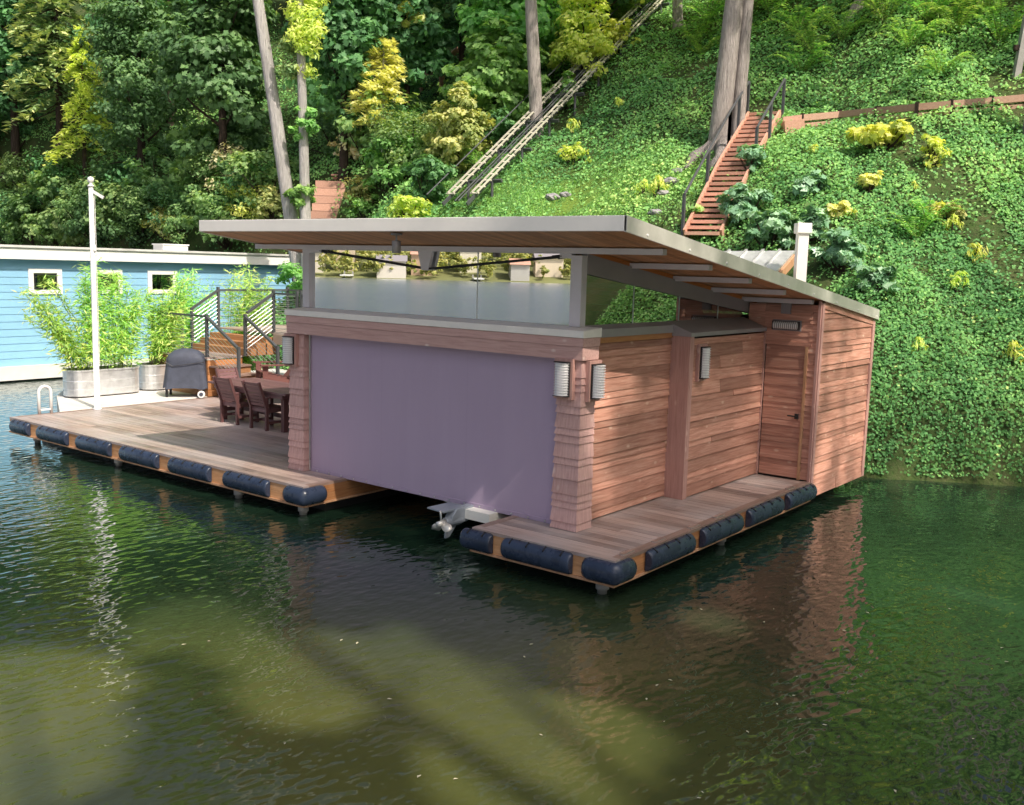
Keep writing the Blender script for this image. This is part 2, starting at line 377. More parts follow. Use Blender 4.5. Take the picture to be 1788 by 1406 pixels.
def half_round(a, b, nrm, rad=.126, zc=-.142, n=10):
    a = np.array(a, float); b = np.array(b, float); nrm = np.array(nrm, float); L = np.linalg.norm(b - a); d = (b - a) / L
    vs = []; fs = []; st = [0, .018, .05]; st = [(0, .86), (.02, .96), (.05, 1.0)] + [(L - .05, 1.0), (L - .02, .96), (L, .86)]
    for s_, k in st:
        for i in range(n + 1):
            q = math.pi * i / n; vs.append(a + d * s_ + nrm * (.012 + rad * .80 * k * math.sin(q)) + np.array([0, 0, zc + rad * k * math.cos(q)]))
    m = n + 1
    for i in range(len(st) - 1):
        for j in range(n): fs.append((i*m+j, i*m+j+1, (i+1)*m+j+1, (i+1)*m+j))
        fs.append((i*m+n, i*m, (i+1)*m, (i+1)*m+n))
    fs += [tuple(range(m)), tuple(reversed(range((len(st)-1)*m, len(st)*m)))]
    return vs, fs
def fender(a, b, nrm, slots=4):
    mb = MB(); mb.add(*half_round(a, b, nrm)); o = mb.build('rubber_fender', M_['rubber'], dock)
    for p in o.data.polygons: p.use_smooth = len(p.vertices) == 4
    a = np.array(a, float); b = np.array(b, float); nrm = np.array(nrm, float)
    for i in range(slots):
        mb = MB(); p = a + (b - a) * (i + .5) / slots + nrm * .06 + np.array([0, 0, -.142 + .126 * .85])
        mb.bar(p - nrm * .035 + np.array([0, 0, .018]), p + nrm * .035 - np.array([0, 0, .018]), .012, .022)
        mb.build('bolt_slot', M_['dark'], o)
for x0, x1 in ((-12.42, -11.39), (-11.03, -9.98), (-9.63, -8.57), (-8.22, -7.18), (-6.8, -5.79), (-1.49, -.53)): fender((x0, 0, 0), (x1, 0, 0), (0, -1, 0))
fender((-13.44, 0, 0), (-12.78, 0, 0), (0, -1, 0), 3); fender((-2.12, 0, 0), (-1.67, 0, 0), (0, -1, 0), 2)
for y0, y1 in ((.64, 1.70), (1.95, 3.04), (3.27, 4.37), (4.57, 5.60)): fender((0, y0, 0), (0, y1, 0), (1, 0, 0))
def corner_fender(x, y, lx, ly):     # wraps the corner (x, y)
    n = 10; vs = []; fs = []; rad = .126
    path = [(x - lx, y, 0, -1, .86), (x - lx + .05, y, 0, -1, 1)]
    for i in range(9):
        q = math.pi / 2 * i / 8; path.append((x, y, math.sin(q), -math.cos(q), 1))
    path += [(x, y + ly - .05, 1, 0, 1), (x, y + ly, 1, 0, .86)]
    for px, py, nx, ny, k in path:
        for i in range(n + 1):
            q = math.pi * i / n; o = .012 + rad * .80 * k * math.sin(q); vs.append((px + nx * o, py + ny * o, -.142 + rad * k * math.cos(q)))
    m = n + 1
    for i in range(len(path) - 1):
        for j in range(n): fs.append((i*m+j, i*m+j+1, (i+1)*m+j+1, (i+1)*m+j))
    fs += [tuple(range(m)), tuple(reversed(range((len(path)-1)*m, len(path)*m)))]
    mb = MB(); mb.add(vs, fs); o = mb.build('corner_fender', M_['rubber'], dock)
    for p in o.data.polygons: p.use_smooth = len(p.vertices) == 4
corner_fender(0, 0, .36, .32); corner_fender(-5.07, 0, .34, .34)
for x, y in ((-.06, .35), (-.06, 1.05), (-.05, 1.9), (-.06, 2.6), (-.05, 4.9)):
    mb = MB(); mb.box((x - .03, y - .12, .004), (x + .03, y + .12, .016)); mb.build('cleat_plate', M_['cable'], dock)

# ------------------------------------------------------------------ boathouse
BH = thing('boathouse', 'cedar clad boathouse with tilted shed roof and lowered purple screen door', 'boathouse', (-3.6, 4.4, 0))
LAP = [.175, .085, .18, .09, .085, .175, .09, .175, .085, .085, .18]
def lap_wall(mb, p0, p1, nrm, z0, z1a, z1b=None, th=.022, seed=0):
    """horizontal lap boards from p0 to p1 (2-D), outward normal nrm; the top may slope from z1a to z1b"""
    z1b = z1a if z1b is None else z1b; p0 = np.array(p0, float); p1 = np.array(p1, float); nrm = np.array([*nrm, 0.])
    r_ = random.Random(seed); z = z0; i = r_.randrange(11); ztop = max(z1a, z1b)
    L = np.linalg.norm(p1 - p0)
    while z < ztop - .01:
        h = LAP[i % 11]; i += 1; ze = z + h
        sp = [0, 1]
        if L > 2.2 and r_.random() < .6: sp = [0, r_.uniform(.3, .7), 1]
        for a, b in zip(sp[:-1], sp[1:]):
            def zt(q, zz): return min(zz, z1a + (z1b - z1a) * q)
            qa, qb = a, b
            if abs(z1a - z1b) > 1e-4 and z > min(z1a, z1b):     # clip where the sloping top passes below this board
                qz = (z - z1a) / (z1b - z1a)
                if z1b < z1a: qb = min(qb, qz - .002)
                else: qa = max(qa, qz + .002)
                if qb <= qa + .003: continue
            pa = p0 + (p1 - p0) * qa; pb = p0 + (p1 - p0) * (qb - (.0015 / L if b < 1 else 0))
            A0 = np.array([*pa, z]); B0 = np.array([*pb, z]); A1 = np.array([*pa, max(zt(qa, ze + .012), z + .002)]); B1 = np.array([*pb, max(zt(qb, ze + .012), z + .002)])
            bt = r_.uniform(.6, 1.35) * th
            mb.hexa([A0 - nrm * .02, B0 - nrm * .02, B0 + nrm * bt, A0 + nrm * bt, A1 - nrm * .02, B1 - nrm * .02, B1 + nrm * .002, A1 + nrm * .002], r_.random())
        z = ze
SL = .134
def soff(y): return 3.485 - SL * y
# walls
mb = MB(); lap_wall(mb, (-1.15, 1.0), (-1.15, 3.1), (1, 0), .02, 2.21, seed=4); mb.build('side_wall', M_['sidy'], BH)
mb = MB(); mb.box((-1.16, 1.0, 2.215), (-1.118, 3.1, 2.285)); mb.build('frieze_board', M_['fascy'], BH)
mb = MB(); lap_wall(mb, (-.875, 3.13), (-.875, 5.53), (1, 0), .02, 2.21, seed=9); mb.build('side_wall', M_['sidy'], BH)
mb = MB(); mb.box((-1.16, 3.09, 0), (-.85, 3.125, 2.24)); mb.box((-.874, 3.127, 0), (-.848, 3.20, 2.24)); mb.build('corner_board', M_['trimz'], BH)
mb = MB(); lap_wall(mb, (-.163, 5.55), (-.045, 5.55), (0, -1), .02, 2.665, seed=12); lap_wall(mb, (-.88, 5.55), (-.12, 5.55), (0, -1), 2.10, 2.66, seed=15)
lap_wall(mb, (-1.15, 5.55), (-.88, 5.55), (0, -1), 2.10, 2.66, seed=17)
mb.build('end_wall', M_['sidx'], BH)
mb = MB(); lap_wall(mb, (-.02, 5.58), (-.02, 7.92), (1, 0), -.26, soff(5.58) - .05, soff(7.92) - .05, seed=21); mb.build('side_wall', M_['sidy'], BH)
mb = MB(); lap_wall(mb, (-6.2, 7.95), (-6.2, .98), (-1, 0), 0.0, soff(7.95) - .05, 2.3, seed=23); mb.build('side_wall', M_['sidy'], BH)
mb = MB(); lap_wall(mb, (-.04, 7.95), (-6.2, 7.95), (0, 1), -.2, soff(7.95) - .05, seed=25); mb.build('back_wall', M_['sidx'], BH)
mb = MB(); mb.box((-1.185, 1.0, .0), (-1.172, 7.9, 2.3)); mb.box((-6.18, 1.0, 0), (-6.165, 7.9, 2.32)); mb.box((-6.16, 7.90, 0), (-.06, 7.925, 2.36)); mb.box((-1.15, 5.572, 0), (-.05, 5.60, 2.6))
mb.build('inner_lining', M_['shell'], BH)
mb = MB(); mb.box((-.045, 5.515, -.02), (-.005, 5.55, soff(5.5) - .02)); mb.box((-.02, 5.55, -.26), (.012, 5.635, soff(5.6) - .03)); mb.build('corner_board', M_['trimz'], BH)
mb = MB(); mb.box((-.018, 7.86, -.26), (.014, 7.97, soff(7.9) - .03)); mb.build('corner_board', M_['trimz'], BH)
mb = MB(); mb.hexa([(-.018, 5.64, soff(5.64) - .11), (.010, 5.64, soff(5.64) - .11), (.010, 7.86, soff(7.86) - .11), (-.018, 7.86, soff(7.86) - .11),
                    (-.018, 5.64, soff(5.64) - .004), (.010, 5.64, soff(5.64) - .004), (.010, 7.86, soff(7.86) - .004), (-.018, 7.86, soff(7.86) - .004)]); mb.build('rake_trim', M_['sidy'], BH)
mb = MB(); mb.box((-.93, 5.50, 0), (-.845, 5.55, 2.21)); mb.build('corner_board', M_['trimz'], BH)
# door
dr = None
mb = MB(); lap_wall(mb, (-.83, 5.545), (-.215, 5.545), (0, -1), .03, 2.04, th=.015, seed=31); dr = mb.build('door', M_['sidx'], BH)
mb = MB(); mb.box((-.845, 5.520, 2.045), (-.12, 5.55, 2.10)); mb.build('door_head', M_['sidx'], BH)
mb = MB(); mb.box((-.205, 5.512, .01), (-.165, 5.55, 2.043)); mb.build('door_stop', M_['palez'], BH)
mb = MB(); mb.box((-.30, 5.505, .94), (-.245, 5.53, 1.02)); mb.tube([(-.27, 5.52, .98), (-.27, 5.475, .98), (-.40, 5.475, .985)], .011, 8); mb.build('handle', M_['dark'], dr)
# front pillars, header and sill
def pillar(x0, x1, y0, y1, z1, seed):
    r_ = random.Random(seed); z = 0.005; i = seed % 11; mb = MB()
    while z < z1 - .01:
        h = min(LAP[i % 11], z1 - z); i += 1; k = 1 - z / z1
        o = .022 * k; b = .019; t = .001; ze = z + h
        lo = [(x0-o-b, y0-o-b, z), (x1+o+b, y0-o-b, z), (x1+o+b, y1+.01, z), (x0-o-b, y1+.01, z)]
        hi = [(x0-o-t, y0-o-t, ze), (x1+o+t, y0-o-t, ze), (x1+o+t, y1+.01, ze), (x0-o-t, y1+.01, ze)]
        mb.hexa(lo + hi, r_.random()); z = ze
    return mb.build('pillar', M_['pil'], BH)
pillar(-6.18, -5.90, .70, .98, 2.05, 3); pillar(-1.30, -.99, .70, .98, 2.05, 6)
mb = MB(); mb.box((-6.23, .655, 2.05), (-.95, 1.0, 2.205), .4); mb.box((-6.235, .645, 2.208), (-.94, 1.005, 2.308), .6); mb.build('header_beam', M_['trimx'], BH)
mb = MB(); mb.hexa([(-6.25, .63, 2.312), (-.93, .63, 2.312), (-.93, 1.02, 2.312), (-6.25, 1.02, 2.312), (-6.25, .63, 2.395), (-.93, .63, 2.395), (-.93, 1.02, 2.425), (-6.25, 1.02, 2.425)])
mb.build('sill_cap', M_['capm'], BH, bevel=.006)
mb = MB(); mb.hexa([(-1.22, 1.022, 2.285), (-1.10, 1.022, 2.285), (-1.10, 3.06, 2.285), (-1.22, 3.06, 2.285), (-1.22, 1.022, 2.44), (-1.10, 1.022, 2.385), (-1.10, 3.06, 2.385), (-1.22, 3.06, 2.44)])
mb.hexa([(-1.22, 3.062, 2.242), (-.825, 3.062, 2.242), (-.825, 5.50, 2.242), (-1.22, 5.50, 2.242), (-1.22, 3.062, 2.44), (-.825, 3.062, 2.295), (-.825, 5.50, 2.295), (-1.22, 5.50, 2.44)])
mb.build('side_cap', M_['capd'], BH)
# roll-down screen
mb = MB(); nx, nz = 24, 12; vs = []; fs = []
for j in range(nz + 1):
    for i in range(nx + 1):
        u = i / nx; v = j / nz; vs.append((-5.86 + 4.52 * u, .80 + .012 * math.sin(v * math.pi) * math.sin(u * math.pi) + .003 * math.sin(u * 37), .045 + 2.0 * v))
for j in range(nz):
    for i in range(nx): a = j * (nx + 1) + i; fs.append((a, a + 1, a + nx + 2, a + nx + 1))
mb.add(vs, fs); scr = mb.build('roll_screen', M_['screen'], BH, True)
mb = MB(); mb.box((-5.86, .788, -.005), (-1.34, .812, .05)); mb.build('hem_bar', M_['screen'], scr)
mb = MB(); n_g = 17
for i in range(n_g): x = -5.7 + 4.2 * i / (n_g - 1); mb.tube([(x, .787, .022), (x, .780, .022)], .013, 8)
mb.build('grommet', M_['cable'], scr)
mb = MB(); mb.tube([(-5.845, .77, .02), (-5.845, .77, 2.04)], .012, 8); mb.build('guide_rail', M_['cable'], BH)
# posts, clerestory glass, beams
mb = MB(); mb.box((-6.20, .93, 2.425), (-6.05, 1.06, soff(1) - .02)); mb.build('post', M_['steel'], BH, bevel=.006)
mb = MB(); mb.box((-1.33, .90, 2.42), (-1.17, 1.02, soff(1) - .09)); mb.build('post', M_['steel'], BH, bevel=.006)
g0 = MB(); g0.quad((-6.05, .99, 2.425), (-2.845, .99, 2.425), (-2.845, .99, 3.29), (-6.05, .99, 3.29)); g0.quad((-2.835, .99, 2.425), (-1.33, .99, 2.425), (-1.33, .99, 3.29), (-2.835, .99, 3.29))
gl = g0.build('clerestory_glass', M_['glass'], BH)
mb = MB(); mb.box((-2.846, .984, 2.425), (-2.834, .996, 3.29)); mb.build('glass_joint', M_['edge'], gl)
def gb(y): return 3.053 - (3.053 - 2.462) * (y - .98) / (5.93 - .98)   # underside of the gable beam
mb = MB(); y0, y1 = 1.022, 5.93
mb.hexa([(-1.26, y0, gb(y0)), (-1.17, y0, gb(y0)), (-1.17, y1, gb(y1)), (-1.26, y1, gb(y1)), (-1.26, y0, gb(y0) + .235), (-1.17, y0, gb(y0) + .235), (-1.17, y1, gb(y1) + .165), (-1.26, y1, gb(y1) + .165)])
mb.build('gable_beam', M_['beamd'], BH)
mb = MB(); mb.hexa([(-1.25, y0, gb(y0) + .23), (-1.205, y0, gb(y0) + .23), (-1.205, y1, gb(y1) + .16), (-1.25, y1, gb(y1) + .16), (-1.25, y0, soff(y0) - .002), (-1.205, y0, soff(y0) - .002), (-1.205, y1, soff(y1) - .002), (-1.25, y1, soff(y1) - .002)])
mb.build('eave_blocking', M_['ply'], BH)
g0 = MB(); ys = [1.03, 2.16, 3.38, 4.57, 5.4]
for a, b in zip(ys[:-1], ys[1:]): g0.quad((-1.205, a + .005, 2.42), (-1.205, b - .005, 2.42), (-1.205, b - .005, gb(b)), (-1.205, a + .005, gb(a)))
gl = g0.build('clerestory_glass', M_['glass2'], BH)
for y in ys[1:-1]:
    mb = MB(); mb.box((-1.212, y - .006, 2.42), (-1.198, y + .006, gb(y))); mb.build('glass_joint', M_['edge'], gl)
# inside: timber beam and boat-lift rails seen through the side glass
mb = MB(); mb.box((-6.1, 4.2, 2.46), (-1.3, 4.3, 2.56)); mb.build('cross_tie', M_['ply'], BH)
# roof
XL, XR, YF, YB = -7.25, 0.05, -.12, 8.02
def slab(mb, x0, x1, y0, y1, b, t, tint=.5):
    mb.hexa([(x0, y0, soff(y0) + b), (x1, y0, soff(y0) + b), (x1, y1, soff(y1) + b), (x0, y1, soff(y1) + b), (x0, y0, soff(y0) + t), (x1, y0, soff(y0) + t), (x1, y1, soff(y1) + t), (x0, y1, soff(y1) + t)], tint)
mb = MB(); slab(mb, XL + .03, XR - .03, YF + .03, YB - .03, .02, .14)
for i in range(14): slab(mb, XL + .3 + i * .5, XL + .33 + i * .5, YF + .04, YB - .04, .14, .165)
mb.build('roof_deck', M_['capm'], BH)
mb = MB(); x = XL + .035; r_ = random.Random(5)
while x < XR - .04:
    e = min(x + .088, XR - .03); slab(mb, x, e - .006, YF + .035, YB - .035, 0, .018, r_.random()); x += .088
mb.build('soffit_boards', M_['soffit'], BH)
mb = MB(); mb.box((XL, YF, soff(YF) - .005), (XR - .002, YF + .028, soff(YF) + .155)); mb.build('front_fascia', M_['fascia'], BH, bevel=.006)
mb = MB(); slab(mb, XR - .03, XR, YF, YB, -.01, .155); mb.build('rake_flashing', M_['rake'], BH)
mb = MB(); slab(mb, XL, XL + .03, YF + .03, YB, -.01, .155); mb.build('rake_flashing', M_['rake'], BH)
mb = MB(); mb.box((XL + .03, YB - .03, soff(YB) - .01), (XR - .03, YB, soff(YB) + .155)); mb.build('back_fascia', M_['rake'], BH)
mb = MB()
for i in range(9):
    y = .3 + i * .95; mb.tube([(XR, y, soff(y) + .03), (XR + .008, y, soff(y) + .03)], .013, 8)
mb.build('rivet', M_['white'], BH)
for y, x0 in ((.95, -7.28), (2.08, -7.2), (3.22, -7.2), (4.36, -7.2), (5.42, -7.2)):
    mb = MB(); mb.box((x0, y - .05, soff(y) - .078), (-.10, y + .05, soff(y) - .008)); mb.build('purlin', M_['steel'], BH, bevel=.005)
# tie rods and struts under the front beam
mb = MB(); mb.tube([(-5.80, .93, 3.262), (-3.72, .93, 3.05)], .013, 8); mb.tube([(-3.68, .93, 3.05), (-1.47, .93, 3.25)], .013, 8)
mb.tube([(-5.80, .93, 3.262), (-5.66, .93, 3.248)], .022, 8); mb.tube([(-1.62, .93, 3.236), (-1.47, .93, 3.25)], .022, 8); mb.build('tie_rod', M_['dark'], BH)
mb = MB(); mb.prism([(-3.83, .91, 3.282), (-3.57, .91, 3.282), (-3.64, .91, 3.03), (-3.76, .91, 3.03)], (0, .05, 0)); mb.build('rod_bracket', M_['steel'], BH)
for lo, hi in (((-6.05, .91, 3.235), (-5.76, .97, 3.283)), ((-1.5, .91, 3.225), (-1.33, .97, 3.283))): mb = MB(); mb.box(lo, hi); mb.build('rod_bracket', M_['steel'], BH)
mb = MB(); mb.lathe((-3.33, 0.0, 3.235), [(.052, 0), (.056, .004), (.056, .15), (.03, .155), (.012, .16), (.012, .215), (.07, .22), (.07, .245)], 18)
mb.build('pendant_lamp', paint('grey_lamp_can', (.23, .21, .20), .5, .1, .06), BH, True)
# louvred wall lamps
def wall_lamp(c, nrm, H=.41, W=.2, horiz=False, board=True):
    c = np.array(c, float); nrm = np.array([*nrm, 0.]); up = np.array([0, 0, 1.]); sd = np.cross(up, nrm)
    ax, cr = (sd, up) if horiz else (up, sd)
    def P(a, b, d): return c + ax * a + cr * b + nrm * d
    def bx(mb, a0, a1, b0, b1, d0, d1): return mb.hexa([P(a0,b0,d0), P(a1,b0,d0), P(a1,b1,d0), P(a0,b1,d0), P(a0,b0,d1), P(a1,b0,d1), P(a1,b1,d1), P(a0,b1,d1)])
    mb = MB()
    if board: bx(mb, -H/2 - .035, H/2 + .035, -W/2 - .03, W/2 + .03, -.05, .012)
    else: bx(mb, -H/2 - .015, H/2 + .015, -W/2 - .015, W/2 + .015, -.02, .012)
    back = mb.build('wall_lamp', M_['trimz'] if board else M_['beamd'], BH)
    mb = MB(); bx(mb, -H/2, H/2, -W/2, W/2, .012, .035); bx(mb, -H/2, -H/2 + .012, -W/2, W/2, .035, .075); bx(mb, H/2 - .012, H/2, -W/2, W/2, .035, .075); mb.build('lamp_body', M_['dark'], back)
    mb = MB(); n = 10; vs = []; r_ = W * .42
    for a in (-H/2 + .014, H/2 - .014):
        for i in range(n + 1): q = math.pi * i / n; vs.append(P(a, -r_ * math.cos(q), .036 + r_ * .95 * math.sin(q)))
    mb.add(vs, [(i, i+1, n+2+i, n+1+i) for i in range(n)] + [tuple(range(n+1)), tuple(range(n+1, 2*n+2))]); mb.build('diffuser', M_['diff'], back)
    mb = MB(); nl = 13
    for k in range(nl):
        a = -H/2 + .02 + (H - .04) * k / (nl - 1); vs = []
        for aa in (a - .0035, a + .0035):
            for i in range(n + 1): q = math.pi * i / n; vs.append(P(aa, -r_ * 1.02 * math.cos(q), .036 + r_ * .98 * math.sin(q)))
            for i in reversed(range(n + 1)): q = math.pi * i / n; vs.append(P(aa, -r_ * 1.16 * math.cos(q), .036 + r_ * 1.16 * math.sin(q)))
        m = 2 * n + 2; fs = [(i, (i+1) % m, m + (i+1) % m, m+i) for i in range(m)]
        for i in range(n): fs += [(i, i+1, m-2-i, m-1-i), (m+i, m+m-1-i, m+m-2-i, m+i+1)]
        mb.add(vs, fs)
    mb.build('louvre', M_['beamd'] if horiz else M_['steel'], back)
wall_lamp((-6.12, .635, 1.80), (0, -1)); wall_lamp((-1.19, .635, 1.82), (0, -1)); wall_lamp((-.93, .90, 1.80), (1, 0))
wall_lamp((-.83, 3.42, 1.88), (1, 0), .44, .17, board=True)
wall_lamp((-.52, 5.53, 2.345), (0, -1), .42, .13, True, False)
mb = MB(); mb.box((-.62, 5.50, 2.52), (-.47, 5.55, 2.68)); 
for k in range(5): mb.box((-.605, 5.492, 2.535 + k * .028), (-.485, 5.50, 2.552 + k * .028))
mb.build('vent_hood', M_['beamd'], BH)

# ------------------------------------------------------------------ motor boat inside, only its stern drive shows under the screen
bt = thing('motor_boat', 'grey sterndrive and white stern of a boat hanging under the purple screen', 'boat', (-3.0, 2.5, -.2))
mb = MB(); secs = []
for y, hw, zk, zs in ((1.0, 1.0, -.16, .62), (3.5, 1.08, -.18, .68), (5.6, .85, -.10, .75), (7.2, .12, .35, .85)):
    secs.append([(-3.0 - hw, y, zs), (-3.0 - hw * .95, y, zk + .22), (-3.0, y, zk), (-3.0 + hw * .95, y, zk + .22), (-3.0 + hw, y, zs)])
vs = [p for s_ in secs for p in s_]; fs = [(i*5+j, i*5+j+1, i*5+j+6, i*5+j+5) for i in range(3) for j in range(4)] + [(0, 1, 2, 3, 4), tuple(range(15, 20))] + [(i*5, i*5+5, i*5+9, i*5+4) for i in range(3)]
mb.add(vs, fs); mb.build('hull', M_['hull'], bt)
mb = MB(); mb.box((-2.72, .62, -.125), (-2.25, 1.05, -.002)); mb.build('stern_step', M_['hull'], bt)
mb = MB(); mb.prism([(-2.78, .98, .02), (-2.78, .46, .03), (-2.78, .38, -.06), (-2.78, .36, -.14), (-2.78, .66, -.17), (-2.78, .98, -.08)], (.13, 0, 0), .5)
mb.prism([(-2.73, .52, -.20), (-2.73, .32, -.20), (-2.73, .30, -.34), (-2.73, .38, -.34)], (.03, 0, 0))
mb.tube([(-2.715, .72, -.12), (-2.715, .55, -.13), (-2.715, .30, -.13)], [.05, .075, .06], 14); mb.build('drive_leg', M_['drive'], bt, bevel=.012)
mb = MB(); mb.hexa([(-3.02, .30, .00), (-2.70, .26, .00), (-2.66, .62, .01), (-2.94, .64, .01), (-3.02, .30, .018), (-2.70, .26, .018), (-2.66, .62, .04), (-2.94, .64, .04)]); mb.build('trim_plate', M_['drive'], bt)
mb = MB(); mb.tube([(-2.715, .295, -.13), (-2.715, .17, -.13)], [.045, .036], 14)
for k in range(3):
    q = R(100 + 120 * k); rows = []
    for i, (rr, wd) in enumerate(((.035, .05), (.09, .085), (.135, .085), (.165, .03))):
        for s_ in (-1, 1):
            a = q + s_ * wd / max(rr, .05) * .55; rows.append((-2.715 + rr * math.cos(a), .235 + s_ * .035, -.13 + rr * math.sin(a)))
    mb.add(rows, [(0, 1, 3, 2), (2, 3, 5, 4), (4, 5, 7, 6)])
po = mb.build('propeller', M_['prop'], bt, True); so_ = po.modifiers.new('s', 'SOLIDIFY'); so_.thickness = .008
# ------------------------------------------------------------------ left end of the dock
wk = MB(); wk.prism([(-15.75, 2.03, -.30), (-13.61, .98, -.30), (-13.61, 9.6, -.30), (-17.4, 9.6, -.30), (-17.4, 3.2, -.30)], (0, 0, .32))
wko = wk.build('walkway', M_['conc'], None, bevel=.012); wko['kind'] = 'structure'
fp = thing('flag_pole', 'tall white pole with ball top standing at the dock edge', 'pole', (-13.47, 1.70, 0))
mb = MB(); mb.lathe((-13.47, 1.70, .003), [(.09, 0), (.09, .02), (.058, .022), (.055, 2.3), (.045, 4.45)], 16); mb.build('shaft', M_['white'], fp, True)
mb = MB(); mb.lathe((-13.47, 1.70, 4.45), [(.06, 0), (.06, .03), (.03, .05), (.03, .08), (.055, .10), (.062, .14), (.05, .18), (.01, .2)], 16); mb.build('ball_finial', M_['white'], fp, True)
mb = MB(); mb.bar((-13.43, 1.72, 4.36), (-13.24, 1.83, 4.24), .03, .055); mb.build('pulley_bracket', M_['white'], fp)
mb = MB(); mb.box((-13.40, 1.68, 3.2), (-13.385, 1.72, 3.32)); mb.tube([(-13.40, 1.74, .9), (-13.41, 1.74, 4.3)], .006, 5); mb.build('halyard_cleat', M_['white'], fp)
ld = thing('boarding_handrail', 'white tubular hoop handrail at the far dock corner', 'handrail', (-13.6, .7, 0))
mb = MB()
pts = [(-13.62, .58, .0)] + [(-13.62, .58, .42)] + [(-13.62, .70 - .12 * math.cos(math.pi * i / 8), .42 + .12 * math.sin(math.pi * i / 8)) for i in range(1, 8)] + [(-13.62, .82, .42), (-13.62, .82, 0)]
mb.tube(pts, .03, 10); mb.build('hoop', M_['white'], ld, True)
mb = MB(); mb.bar((-13.62, .58, .08), (-13.62, .82, .08), .04, .03); mb.build('bottom_bar', M_['white'], ld)
# stock-tank planters
def tank(cx, cy, L, W, H, z0, label):
    t = thing('stock_tank_planter', label, 'planter', (cx, cy, z0), group='galvanised tanks with bamboo')
    def ring(o, z): 
        pts = []; r_ = W / 2 + o; h = L / 2 - W / 2
        for i in range(13): q = math.pi * i / 12; pts.append((cx + r_ * math.cos(q), cy + h + r_ * math.sin(q), z))
        for i in range(13): q = math.pi + math.pi * i / 12; pts.append((cx + r_ * math.cos(q), cy - h + r_ * math.sin(q), z))
        return pts
    prof = [(-.02, .03), (0, .05), (0, .16), (.004, .18), (0, .20), (0, .34), (.004, .36), (0, .38), (.004, H - .04), (.022, H - .035), (.022, H), (-.012, H), (-.012, H - .1)]
    vs = []; fs = []; m = 26
    for o, z in prof: vs += ring(o, z0 + z)
    for i in range(len(prof) - 1):
        for j in range(m): fs.append((i*m+j, i*m+(j+1) % m, (i+1)*m+(j+1) % m, (i+1)*m+j))
    fs.append(tuple(range(m))); mb = MB(); mb.add(vs, fs); o = mb.build('tank_wall', M_['galv'], t)
    mb = MB(); vs = ring(-.013, z0 + H - .07); mb.add(vs, [tuple(range(m))]); mb.build('soil', M_['soil'], t)
    mb = MB(); mb.box((cx - .2, cy - L/2 + .2, z0 + .001), (cx + .2, cy - L/2 + .3, z0 + .03)); mb.box((cx - .2, cy + L/2 - .3, z0 + .001), (cx + .2, cy + L/2 - .2, z0 + .03)); mb.build('foot', M_['dark'], t)
    return t
tank(-15.32, 2.86, 1.72, .62, .61, .02, 'long galvanised tank planter beside the white pole')
tank(-15.42, 4.72, 1.72, .62, .61, .02, 'galvanised tank planter half hidden by the covered grill')
# leaves as many small faces
def leaves(P, N, L, W, T, fold=.15, up=None, rs_=rng):
    """one kite leaf per point: P centres (n,3), N normals, L length, W width"""
    n = len(P); r = rs_.normal(size=(n, 3)) if up is None else up
    t = r - N * (r * N).sum(1, keepdims=True); t /= np.linalg.norm(t, axis=1, keepdims=True) + 1e-9
    b = np.cross(N, t); L = np.asarray(L).reshape(-1, 1) * np.ones((n, 1)); W = np.asarray(W).reshape(-1, 1) * np.ones((n, 1))
    base = P - t * L * .5; tip = P + t * L * .5; mid = P - t * L * .08
    V = np.stack([base, mid + b * W * .5 + N * W * fold, tip, mid - b * W * .5 + N * W * fold], 1).reshape(-1, 3)
    F_ = np.arange(4 * n).reshape(n, 4)
    return V, F_, np.repeat(T, 4)
def rnd_unit(n, rs_=rng):
    v = rs_.normal(size=(n, 3)); return v / np.linalg.norm(v, axis=1, keepdims=True)
def bamboo(name_label, x, y, z, H, spread, nc, lean, seed, nl=1500, mat='bamboo'):
    t = thing('bamboo_plant', name_label, 'bamboo', (x, y, z), group='bamboo screening the dock end')
    rg = np.random.default_rng(seed); mb = MB(); P = []; D = []
    for k in range(nc):
        a = rg.uniform(0, 6.28); b = np.array([x + rg.normal(0, .07), y + rg.normal(0, .16), z])
        tip = np.array([spread * math.cos(a) * rg.uniform(.2, 1) + lean[0], spread * math.sin(a) * rg.uniform(.2, 1) + lean[1], H * rg.uniform(.6, 1)])
        pts = [b + tip * np.array([s_**1.6, s_**1.6, s_]) for s_ in np.linspace(0, 1, 6)]
        mb.tube(pts, [.012, .012, .011, .009, .006, .003], 5)
        for s_ in rg.uniform(.12, 1, int(nl * 1.5) // nc):
            c = b + tip * np.array([s_**1.6, s_**1.6, s_]); off = rg.normal(size=3) * np.array([.16, .16, .08]) * (1.15 - .5 * s_)
            P.append(c + off); D.append(off + np.array([0, 0, -.02]))
    mb.build('culm', M_['culm'], t); P = np.array(P); D = np.array(D); n = len(P)
    N = rnd_unit(n, rg) * .6 + np.array([.2, -.2, .8]); N /= np.linalg.norm(N, axis=1, keepdims=True)
    V, F_, T = leaves(P, N, rg.uniform(.13, .24, n), rg.uniform(.020, .036, n), rg.random(n), .1, D + rg.normal(size=(n, 3)) * .05, rg)
    np_mesh('leaves', V - np.array([x, y, z]), F_, T, M_[mat], t); return t
bamboo('sparse bamboo leaning left at the near end of the long tank', -15.32, 2.35, .55, 2.1, .35, 12, (-.1, -.85), 1, 1500)
bamboo('upright bamboo in the middle of the long tank, behind the white pole', -15.32, 2.75, .55, 2.5, .35, 12, (0, -.05), 2, 1900)
bamboo('bamboo at the far end of the long tank', -15.32, 3.4, .55, 2.25, .4, 12, (0, .2), 3, 1900)
bamboo('dense bamboo in the tank behind the covered grill', -15.42, 4.5, .55, 2.1, .4, 14, (0, .1), 4, 2400)
